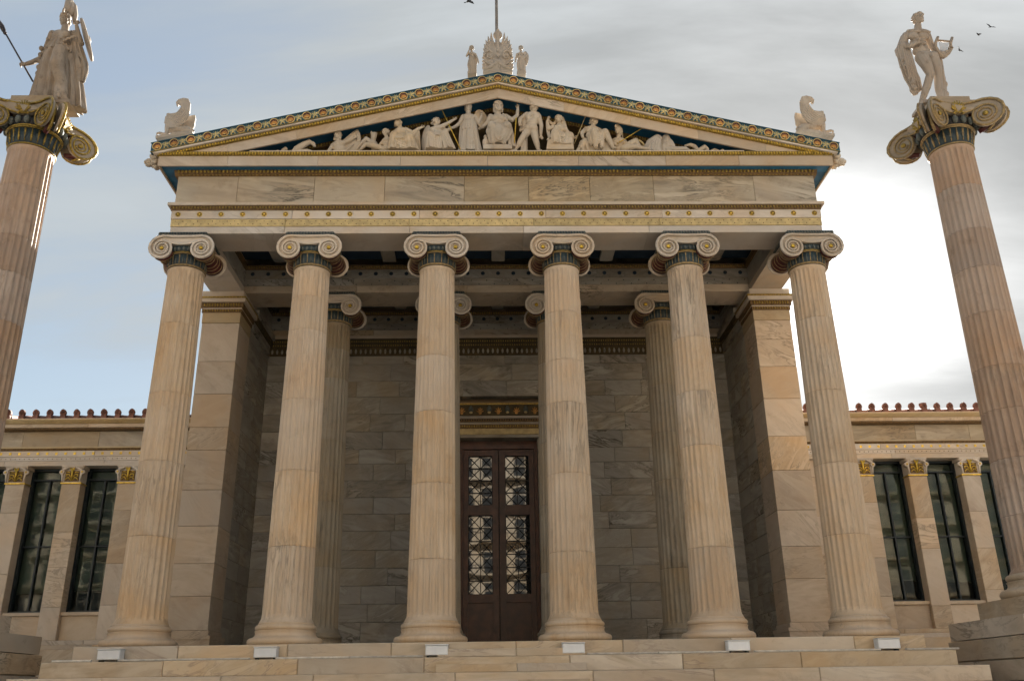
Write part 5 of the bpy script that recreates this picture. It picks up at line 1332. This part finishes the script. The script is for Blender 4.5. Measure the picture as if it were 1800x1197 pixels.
f.ell((1026, 252, -3), (7.5, 6, 7)).ell((1021, 258, -6), (5, 4, 4.5)).limb([(1031, 252, -5), (1033, 266, -6)], [3.6, 2.4]).limb([(1024, 256, -7), (1024, 267, -8)], [2.8, 2]).limb([(1017, 262, -5), (1014, 267, -5)], [3, 2.4])
f.slab([(1016, 268, 3), (1070, 268, 3), (1062, 246, 3), (1024, 242, 3)], 6)
f.done('seated_figure', 'seated youth with curly hair turned right, knees raised, beside a carved beast', 'statue', (1042, 267.5, 0), .55)
f2 = f
f.rod((1027.8, 207.5, -6), (1009, 254, -8), .55, 'staff', M_GOLDP, 2.0, 1.1)
# ---- helmeted reclining warrior
f = gable(1100)
f.head((1087, 229.5, -3), 6.6, -46, 2, 'helmet'); f.neck((1088, 236, 0), (1087, 242, 0), 3.5)
f.ell((1087.5, 245, 0), (11, 6, 5.2)).ell((1082, 249, -4), (5.5, 4, 5)).ell((1091.5, 249, -4), (5.5, 4, 5)).ell((1086.5, 256, 0), (9.5, 6.5, 7.5)).ell((1089, 262, 0), (11, 7, 5))
f.limb([(1078, 246, 0), (1075, 253, -4), (1082, 256.5, -9)], [4, 3.4, 2.4]); f.hand((1084, 255.5, -9), (1, -.2, .4), (-.3, 0, 1), 2.4, True); f.limb([(1097, 246, 0), (1101, 254, -3), (1106, 259, -4)], [4, 3.2, 2.2])
f.limb([(1095, 261, -3), (1107, 254, -6), (1116.5, 248.5, -7), (1121, 256, -6), (1126, 264, -5)], [5.6, 5.4, 4.4, 3.8, 2.4]); f.limb([(1095, 263, -8), (1115, 261, -11), (1128, 263, -10), (1140, 265, -9)], [5.4, 4.4, 3.2, 2]); f.foot((1142, 266.5, -9), 0, 2.6)
f.done('reclining_figure', 'reclining warrior in a crested helmet with golden lance and golden shield rim', 'statue', (1100, 267.5, 0), .55)
f.rod((1128.5, 228, -11), (1083, 256, -11), .8, 'lance', M_GOLD, 4.2, 1.6)
b = MB(); c = f.P((1119, 254, 6)); rr_ = 13.2*f.u
b.tube([c+Vector((rr_*math.cos(math.pi*k/20), 0, rr_*math.sin(math.pi*k/20))) for k in range(-4, 25)], 1.9*f.u, 8); f.part(b, 'shield_rim', M_GOLDP)
b = MB(); b.ell(c+Vector((0, 1.5*f.u, 0)), (12.5*f.u, 1.5*f.u, 12.5*f.u), 24, 10); f.part(b, 'shield', M_BROWN)
# ---- two veiled crouching women
f = gable(1150)
f.loft([(1155, 238, 0, 6, 5), (1150, 245, 0, 11, 7), (1148, 256, 0, 13.5, 8), (1147, 267, 0, 15, 9)], 8, .12, 0, 1.4, 4)
f.ell((1155, 240.5, -1), (6, 5.5, 5)).head((1158.5, 243, -4), 5, 30, 20, 'none')
for k in range(5): f.swag((1153+k*1.5, 239+k, -6), (1137+k*6, 266, -9), -4+k, 2, 1.2)
f.done('veiled_figure', 'crouching woman wholly wrapped in a veil, head bowed, right part of the gable', 'statue', (1148, 267.5, 0), .6)
f = gable(1173)
f.head((1171, 244, -4), 5.2, -4, 6, 'none'); f.loft([(1170.5, 237, 1, 5.5, 5), (1171, 245, 1, 8, 6), (1175, 256, 1, 11, 7), (1177, 267, 1, 14, 8)], 7, .12, 0, 1, 5)
f.ell((1169, 255, -5), (6.5, 4, 5)).limb([(1166, 254, -5), (1165, 266, -7)], [3.4, 2.8])
for k in range(4): f.swag((1176, 240+k, -3), (1176+k*4, 266, -6), -3, 2, 1.2)
f.limb([(1172, 264, -6), (1190, 262.5, -6), (1204, 262, -5), (1212, 265.5, -5)], [4, 4, 3.6, 2])
f.done('veiled_figure', 'veiled woman facing out with one arm laid along the ledge', 'statue', (1175, 267.5, 0), .6)
# ---- horses at the right corner
f = gable(1225)
f.limb([(1208, 253, 0), (1214, 252.5, 0), (1221, 255, 0), (1226, 262, 0)], [2.0, 3.0, 3.2, 3.2]); f.ell((1230, 262.5, -1), (4.6, 3.2, 3.4)).limb([(1228, 263, -1), (1238, 257.5, -2), (1243, 261, -2)], [3.4, 3.8, 2.8]).ell((1243.5, 264, -2), (2.4, 2.6, 2.6)); f.ell((1206, 254, 0), (3.4, 2, 1.6)); f.ell((1216, 264, 0), (7, 4, 3))
f.done('horse_sculpture', 'carved sea horse with arched back in the right corner of the gable', 'statue', (1225, 267.5, 0), .55)
f = gable(1264)
f.limb([(1250, 262.5, 0), (1256, 260.5, 0), (1262, 263, 0), (1268, 266, 0)], [1.2, 1.9, 1.9, 1.6]); f.limb([(1264, 266, 0), (1270, 262.5, 0), (1273, 265.5, 0)], [2.0, 2.6, 2.0])
f.done('horse_sculpture', 'smallest carved animal nearest the right tip of the gable', 'statue', (1264, 267.5, 0), .45)

# ---- gable top: palmette between two small winged figures, sphinxes at the ends
YT = -.20
def top_y(px): return 124+abs(px-877)*.2
f = Fig(YT, 0, 0, (875, 90))
f.slab([(849, 127, 4), (901, 127, 4), (900, 112, 4), (898, 100, 4), (852, 100, 4), (850, 112, 4)], 4)
f.ell((875, 92, 4), (14, 5, 26)).ell((875, 60, 4), (8.2, 4, 10)).ell((875, 112, 3), (22, 6, 14))
for k in range(-7, 8):
    if k == 0: continue
    sgn = 1 if k > 0 else -1; a = R(90-sgn*(9+10.5*abs(k))); L = 52-2.6*abs(k)
    tip = (875+L*.78*math.cos(a)*1.0, 103-L*math.sin(a)*.98, 4)
    mid = (875+L*.50*math.cos(a)*1.05, 103-L*.6*math.sin(a), 1)
    f.limb([(875+sgn*2, 101, 2), mid, (tip[0]*.5+mid[0]*.5+sgn*.6, tip[1]*.5+mid[1]*.5, 2), (tip[0]-sgn*1.4, tip[1]-1.5, 4)], [1.2, 2.6, 2.4, .8])
f.limb([(875, 100, 0), (875, 75, -1), (875, 52, 3)], [1.6, 3.6, 3.0])
for sgn in (-1, 1):
    cx, cy = 875+sgn*15, 99
    sp = [(cx+sgn*(9*math.exp(-.13*t))*math.cos(t), cy-(9*math.exp(-.13*t))*math.sin(t), -2) for t in [i*.45 for i in range(24)]]
    f.limb(sp, [2.2-.06*i for i in range(24)]); f.ell((cx, cy, -2), (2.6, 2.5, 2.6))
    f.swag((875, 112, -3), (875+sgn*22, 108, -1), 6, 1, 2.4); f.limb([(875+sgn*4, 113, -3), (875+sgn*12, 119, -2), (875+sgn*22, 121, 0), (875+sgn*26, 116, 0)], [2.5, 3, 2.5, 1.2])
    for k in range(4): f.ell((875+sgn*24.5, 101+k*6, 2), (3.2, 3, 2.4))
f.ell((875, 111, -4), (6, 3, 3)).ell((875, 92, -3), (2, 2, 2)).ell((875, 101, -4), (3, 2.5, 4))
f.done('palmette_ornament', 'large carved palmette with curled scrolls on the very top of the gable', 'roof ornament', (875, 126, 4), .6, None, M_STATUED2)
def winged(px, yaw, wing, lab):
    f = Fig(YT, 0, 0, (px, 105))
    f.head((px, 86, -1), 4.6, yaw, 0, 'curls'); f.neck((px, 90, 0), (px, 93, 0), 2.2)
    f.ell((px, 96, 0), (6.8, 4, 3.6)).ell((px, 102, 0), (5.6, 4, 6)).ell((px, 108, 0), (6.4, 4.6, 4))
    f.loft([(px, 106, 0, 6.2, 4.6), (px+.5, 114, 0, 8, 5.5), (px+1, 122, 0, 7, 5), (px+1.5, 129, 0, 6.2, 5)], 7, .12, 0, .8, int(px))
    if wing < 0:
        f.limb([(px-6.5, 96, 0), (px-8.5, 101, -3), (px-4.5, 93, -5)], [2.2, 1.9, 1.3]); f.limb([(px+6.5, 96, 0), (px+10, 104, -1), (px+12, 111, -3)], [2.2, 1.8, 1.2]); f.hand((px+12, 112, -3), (.2, -.3, -1), (-1, 0, 0), 1.5, True); f.hand((px-4, 91, -5), (.2, -.2, 1), (1, 0, 0), 1.5, True)
    else:
        f.limb([(px-6.5, 96, 0), (px-8.5, 104, 0), (px-9.5, 110, -2)], [2.2, 1.8, 1.2]); f.limb([(px+6.5, 96, 0), (px+8, 102, -3)], [2.2, 1.8]); f.hand((px-9.5, 111, -2), (-.1, -.3, -1), (1, 0, 0), 1.5, True)
    f.ell((px-wing*.2+ (9.5 if wing > 0 else 5), 103 if wing > 0 else 101, 5), (4.6, 2, 15), Matrix.Rotation(R(10 if wing > 0 else -8), 3, 'Y'))
    if wing > 0: f.ell((px+8, 93, 4), (4, 2, 6))
    f.slab([(px-7, 134, 0), (px+9, 134, 0), (px+9, 129, 0), (px-7, 129, 0)], 7)
    f.done('winged_figure', lab, 'statue', (px, 133, 0), .5, 'small winged figures by the gable top', M_STATUED2)
winged(829, 10, -1, 'small draped figure on the gable left of the palmette, hand raised to its chest')
winged(915.5, -10, 1, 'small winged figure on the gable right of the palmette')
def sphinx(sg, lab):
    """sg = -1 the left end, +1 the right end (mirrored); points read off the left one"""
    f = Fig(-.16, 0, 0, (309 if sg < 0 else 1431, 215))
    M = lambda x, y, d=0: ((x, y, d) if sg < 0 else (1740.6-x, y-4, d))
    S_ = lambda pts, th: f.slab([M(*p) for p in (pts if sg < 0 else pts[::-1])], th)
    S_([(277, 250, 0), (342, 240, 0), (342, 236, 0), (316, 240, 0), (277, 245, 0)][::-1], 11)
    f.limb([M(328, 232, 0), M(314, 228, 0), M(301, 224, 0)], [9.5, 7.5, 8]); f.ell(M(329, 233, -5), (9, 6, 9)).ell(M(299, 222, 0), (8.5, 7.5, 11))
    f.limb([M(296, 226, -4), M(294.5, 236, -5), M(294, 243, -6)], [5, 3.2, 2.8])
    f.limb([M(296, 228, 4), M(289, 235.5, 3), M(280, 233, 2), M(276, 233.5, 2)], [4.5, 3.2, 2.4, 1.8]); f.limb([M(276, 233.5, 2), M(275.5, 236, 2)], [1.8, 1.5])
    f.limb([M(322, 240, -8), M(306, 241, -9)], [4, 2.6])
    f.neck(M(298, 214, 0), M(297, 207, 0), 4.6); f.head(M(296.5, 204.5, 0), 5.0, 90*sg, 0, 'bun')
    wing = [(291, 221), (293, 210), (298, 205), (305, 204), (311.5, 203), (317, 199), (321, 193.5), (319.8, 189), (316.5, 187.8), (315.5, 191), (312.6, 190.3), (311.6, 184.5), (316, 179.4), (325, 177), (333.5, 178.5), (337, 187), (336, 200), (332.5, 211), (324, 222), (313, 229), (301, 230)]
    S_([(x, y, -6) for x, y in wing], 2.0)
    S_([(x+7, y+9, 7) for x, y in wing[:4]+[(313, 200), (324, 192), (334, 190), (335, 196)]+wing[-4:]], 2.0)
    for k in range(7): f.swag(M(297+k*2.6, 214+k*1.8, -8), M(322+k*2, 192+k*3.2, -8), 5, 0, 1.1)
    f.limb([M(335, 238, 0), M(339, 236, 0), M(341, 231, 0), M(338, 227.5, 0), M(334.5, 229, 0), M(335.5, 232, 0)], [1.7, 1.5, 1.4, 1.3, 1.2, 1.0])
    f.done('sphinx_statue', lab, 'statue', M(309, 246, 0), .55, 'sphinxes on the gable ends', M_STATUED2)
sphinx(-1, 'winged sphinx on the left end of the gable')
sphinx(1, 'winged sphinx on the right end of the gable')

# ---- the spear bearer on the left column
f = Fig(CYC, 0, 0, (90, 100))
import mathutils
def ppx(v):
    d = Vector(v)-Vector(CAM); z = d.dot(FX); return 900+FPX*d.dot(RX)/z, 598.5-FPX*d.dot(UX)/z
bx_, by_ = ppx((LX, CYC, 4.255)); f.dx, f.dy = bx_-74, by_-176
f.head((117.5, 24, -4), 11.8, 8, -6, 'helmet'); f.neck((117, 34, -1), (115, 42, 0), 6)
f.ell((113, 48, 0), (20, 10, 8), Matrix.Rotation(R(4), 3, 'Y')).ell((106, 54, -7), (8.5, 7, 8)).ell((121, 53, -7), (8.5, 7, 8)).ell((110, 61, 0), (15, 10, 12)).ell((106, 74, 0), (18, 12, 11))
f.loft([(107, 62, 0, 13.5, 11), (105, 76, 0, 21, 14), (100, 100, -1, 25, 16), (97, 130, -1, 29, 18), (94, 160, -1, 33, 20), (93, 178, -1, 35, 21)], 13, .22, .5, .8, 21)
f.limb([(112, 84, -10), (110, 112, -19), (114, 140, -14), (117, 168, -10)], [12, 11.5, 9, 7])
f.loft([(110, 50, -1, 16.5, 11), (108, 59, -1, 14.5, 11.5), (104.5, 71, -1, 18.5, 14), (103.5, 79, -1, 22, 15)], 15, .13, 0, 2, 22)
for k in range(6): f.swag((95+k*2, 46+k*.8, -8), (131-k*2, 46+k*1.5, -8), 8, 3, 1.6)
for k in range(7): f.ell((92+k*7, 63+3*math.sin(k*1.9), -12), (4.4, 2.6, 3.0))
for k in range(16): f.ell((84+k*3, 76+6*math.sin(k*.5)+1.5*math.sin(k*2.1), -13+abs(k-8)*.8), (2.2, 2.0, 2.6))
f.limb([(94, 47, 0), (79, 70, 8), (70, 88, 4)], [7, 6, 5]); f.limb([(70, 88, 4), (60, 99, -4), (50, 105, -8)], [5, 4.4, 3.4]); f.hand((46.5, 106, -9), (-.9, -.3, -.3), (-.2, -.3, 1), 4.6, True)
f.limb([(133, 47, 0), (143, 62, 2), (141, 48, -6), (139.5, 38, -8)], [7, 5.5, 4.2, 3.2]); f.hand((139.5, 33, -8), (0, -.2, 1), (1, 0, .1), 4.4, True)
f.loft([(131, 50, 3, 8, 7), (136, 75, 3, 11, 8), (141, 98, 3, 13, 8), (145, 112, 2, 9, 6), (143, 130, 2, 5, 4)], 8, .26, 0, 1.5, 23)
f.loft([(122, 70, 5, 12, 10), (128, 110, 5, 13, 11), (131, 150, 5, 15, 13), (132, 178, 4, 17, 14)], 9, .22, 0, 1, 24)
for k in range(4): f.swag((128+k*3, 54, -4), (150-k*4, 98+k*9, -3), 4, 2, 1.6)
f.limb([(80, 84, 4), (76, 96, 6), (70, 120, 6), (62, 146, 6), (60, 172, 6)], [5, 6, 7, 8, 9])
for k in range(9): f.ell((74-k*1.6, 72+k*11, 0), (4, 4, 5))
f.foot((92, 176, -16), -90, 7); f.foot((114, 174, -14), -80, 7)
f.slab([(46, 180, 0), (132, 180, 0), (132, 173, 0), (46, 173, 0)], 22)
f.done('robed_statue', 'robed woman in a crested helmet with spear and shield on top of the left column', 'statue', (84, 178, 0), .55, None, M_STATUED, 3)
f.rod((16, 52, -12), (62, 134, -6), 1.5, 'spear', M_BRONZE)
b = MB(); A, B = f.P((16, 53, -12)), f.P((2, 24, -12)); d_ = B-A
b.tube([A-d_*.08, A, A+d_*.04, A+d_*.12, A+d_*.4, B], [2.2*f.u, 3.4*f.u, 2.0*f.u, 3.6*f.u, 4.4*f.u, .2*f.u], 8); f.part(b, 'spear_head', M_BRONZE)
c = f.P((152, 54, 4)); rot = Matrix.Rotation(R(-21), 3, 'Y') @ Matrix.Rotation(R(-72), 3, 'Z'); b = MB()
b.ell(c, (22*f.u, 4*f.u, 44*f.u), 32, 14, 0, rot)
b.tube([c+rot @ Vector((22*f.u*math.cos(2*math.pi*k/36), 0, 44*f.u*math.sin(2*math.pi*k/36))) for k in range(37)], 2.2*f.u, 7); b.ell(c+rot @ Vector((0, 4*f.u, 0)), (6*f.u, 3*f.u, 8*f.u), 12, 8, 0, rot)
f.part(b, 'shield', M_STATUED)
b = MB()
b.tube([f.P((118, 15, -8)), f.P((121, 5, -5)), f.P((123, -8, -2)), f.P((124, -15, 2))], [3*f.u, 5*f.u, 6*f.u, 3*f.u], 10); b.tube([f.P((128, 22, 10)), f.P((129.5, 8, 9)), f.P((128, -6, 6)), f.P((124, -15, 2))], [3*f.u, 5*f.u, 6*f.u, 3*f.u], 10)
b.tube([f.P((123, 14, 0)), f.P((125, 2, 2)), f.P((125, -12, 2))], [5*f.u, 6*f.u, 5*f.u], 10)
f.part(b, 'helmet_crest', M_STATUED)

# ---- the youth with the lyre on the right column
f = Fig(CYC, 0, 0, (1640, 100))
bx_, by_ = ppx((RXc, CYC, 4.255)); f.dx, f.dy = bx_-1651, by_-176
f.head((1610.5, 21, -3), 11.2, 6, -4, 'curls'); f.neck((1611, 31, 0), (1611, 40, 0), 6)
f.ell((1608, 48, 0), (20, 9.5, 8)).ell((1600, 54, -6), (10, 6.5, 8)).ell((1617, 54, -6), (10, 6.5, 8)).ell((1611, 64, -1), (15, 9.5, 13)).ell((1617, 77, 0), (15.5, 10, 11)).ell((1622, 86, 0), (16, 10.5, 9))
for yy in (62, 68, 74):
    for e in (-1, 1): f.ell((1613+(yy-62)*.35+e*4, yy, -9), (4, 2.2, 3))
f.limb([(1617, 88, -1), (1624, 106, -6), (1629.5, 121, -8)], [11.5, 9.5, 7.2]); f.limb([(1629.5, 121, -8), (1626, 140, -1), (1621, 160, 6), (1619, 175, 10)], [7, 7, 5, 3.6]); f.foot((1619, 178, 10), -105, 6)
f.limb([(1636, 88, -1), (1642, 106, -2), (1645, 122, -3)], [11.5, 9.2, 7]); f.limb([(1645, 122, -3), (1648, 142, 0), (1652, 165, 0)], [7, 6.8, 4]); f.foot((1653, 172, -1), -60, 6)
f.ell((1632, 91, -10), (3, 3, 3.6))
f.limb([(1590, 49, 0), (1584, 66, 0), (1593, 73, -9)], [7, 5.8, 4.8]); f.limb([(1593, 73, -9), (1602, 70, -12)], [4.8, 3.6]); f.hand((1606, 69, -13), (1, -.3, 0), (0, -.2, 1), 4.4, False)
f.limb([(1627, 49, 0), (1635, 66, 1), (1642, 80, -3)], [7, 5.6, 4.6]); f.limb([(1642, 80, -3), (1654, 84, -6), (1662, 80, -7)], [4.6, 3.8, 3]); f.hand((1664, 78, -7), (.5, -.2, .9), (-1, -.2, .2), 4.2, True)
# cloak over the shoulders, hanging in a long tail on the viewer's left
f.swag((1589, 44, -4), (1631, 45, -4), 4, 7, 2.8).swag((1591, 41, -2), (1629, 42, -2), 3, 7, 2.2)
f.loft([(1589, 46, 5, 6, 7), (1582, 70, 5, 7.5, 7), (1591, 95, 6, 9, 7), (1601, 120, 6, 9.5, 7), (1609, 140, 6, 6, 5), (1611, 148, 6, 2.5, 3)], 8, .26, 0, 1.5, 31)
f.slab([(1592, 54, 8), (1574, 68, 8), (1577, 78, 8), (1584, 82, 8), (1583, 98, 8), (1590, 103, 8), (1591, 118, 8), (1599, 124, 8), (1601, 140, 8), (1609, 149, 8), (1622, 139, 8), (1618, 120, 8), (1604, 90, 8)], 3)
for k in range(5): f.swag((1580+k*3, 58, -1), (1597+k*5, 126+k*4, 0), 4, 2, 1.7)
for k in range(6): f.ell((1584+k*4.6, 90+k*10, 0), (2.6, 3, 4))
# tree stump and coils beside the leg
f.limb([(1655, 120, 6), (1657, 145, 6), (1659, 174, 6)], [7, 8, 10]).ell((1660, 132, 4), (5, 5, 7)).ell((1662, 150, 3), (5, 5, 7)).ell((1666, 168, 2), (6, 6, 4)).limb([(1655, 122, 5), (1652, 96, 4), (1650, 86, 2)], [6, 5, 4])
f.slab([(1610, 180, 0), (1690, 180, 0), (1690, 174, 0), (1610, 174, 0)], 22)
f.done('youth_statue', 'naked curly haired youth with cloak holding a lyre on top of the right column', 'statue', (1651, 178, 0), .55, None, M_STATUED, 3)
b = MB()
f_ = lambda x, y: f.P((x, y, -7))
b.tube([f_(1652, 92), f_(1645, 84), f_(1639, 74), (f_(1639, 66)), f_(1643, 56)], [3*f.u, 3.6*f.u, 3*f.u, 2.6*f.u, 2.6*f.u], 8)
b.tube([f_(1652, 92), f_(1661, 84), f_(1666, 76), f_(1665, 68), f_(1668, 57)], [3*f.u, 3.8*f.u, 3.4*f.u, 2.6*f.u, 2.6*f.u], 8)
b.ell(f_(1652, 87), (9*f.u, 3.5*f.u, 7*f.u)); b.tube([f_(1642, 62), f_(1667, 64)], 1.9*f.u, 8)
f.part(b, 'lyre', M_STATUED)
b = MB()
for k in range(8): b.tube([f_(1645.5+k*2.4, 62.5+k*.2), f_(1648+k*1.2, 82)], .42*f.u, 5)
f.part(b, 'strings', M_STATUED)
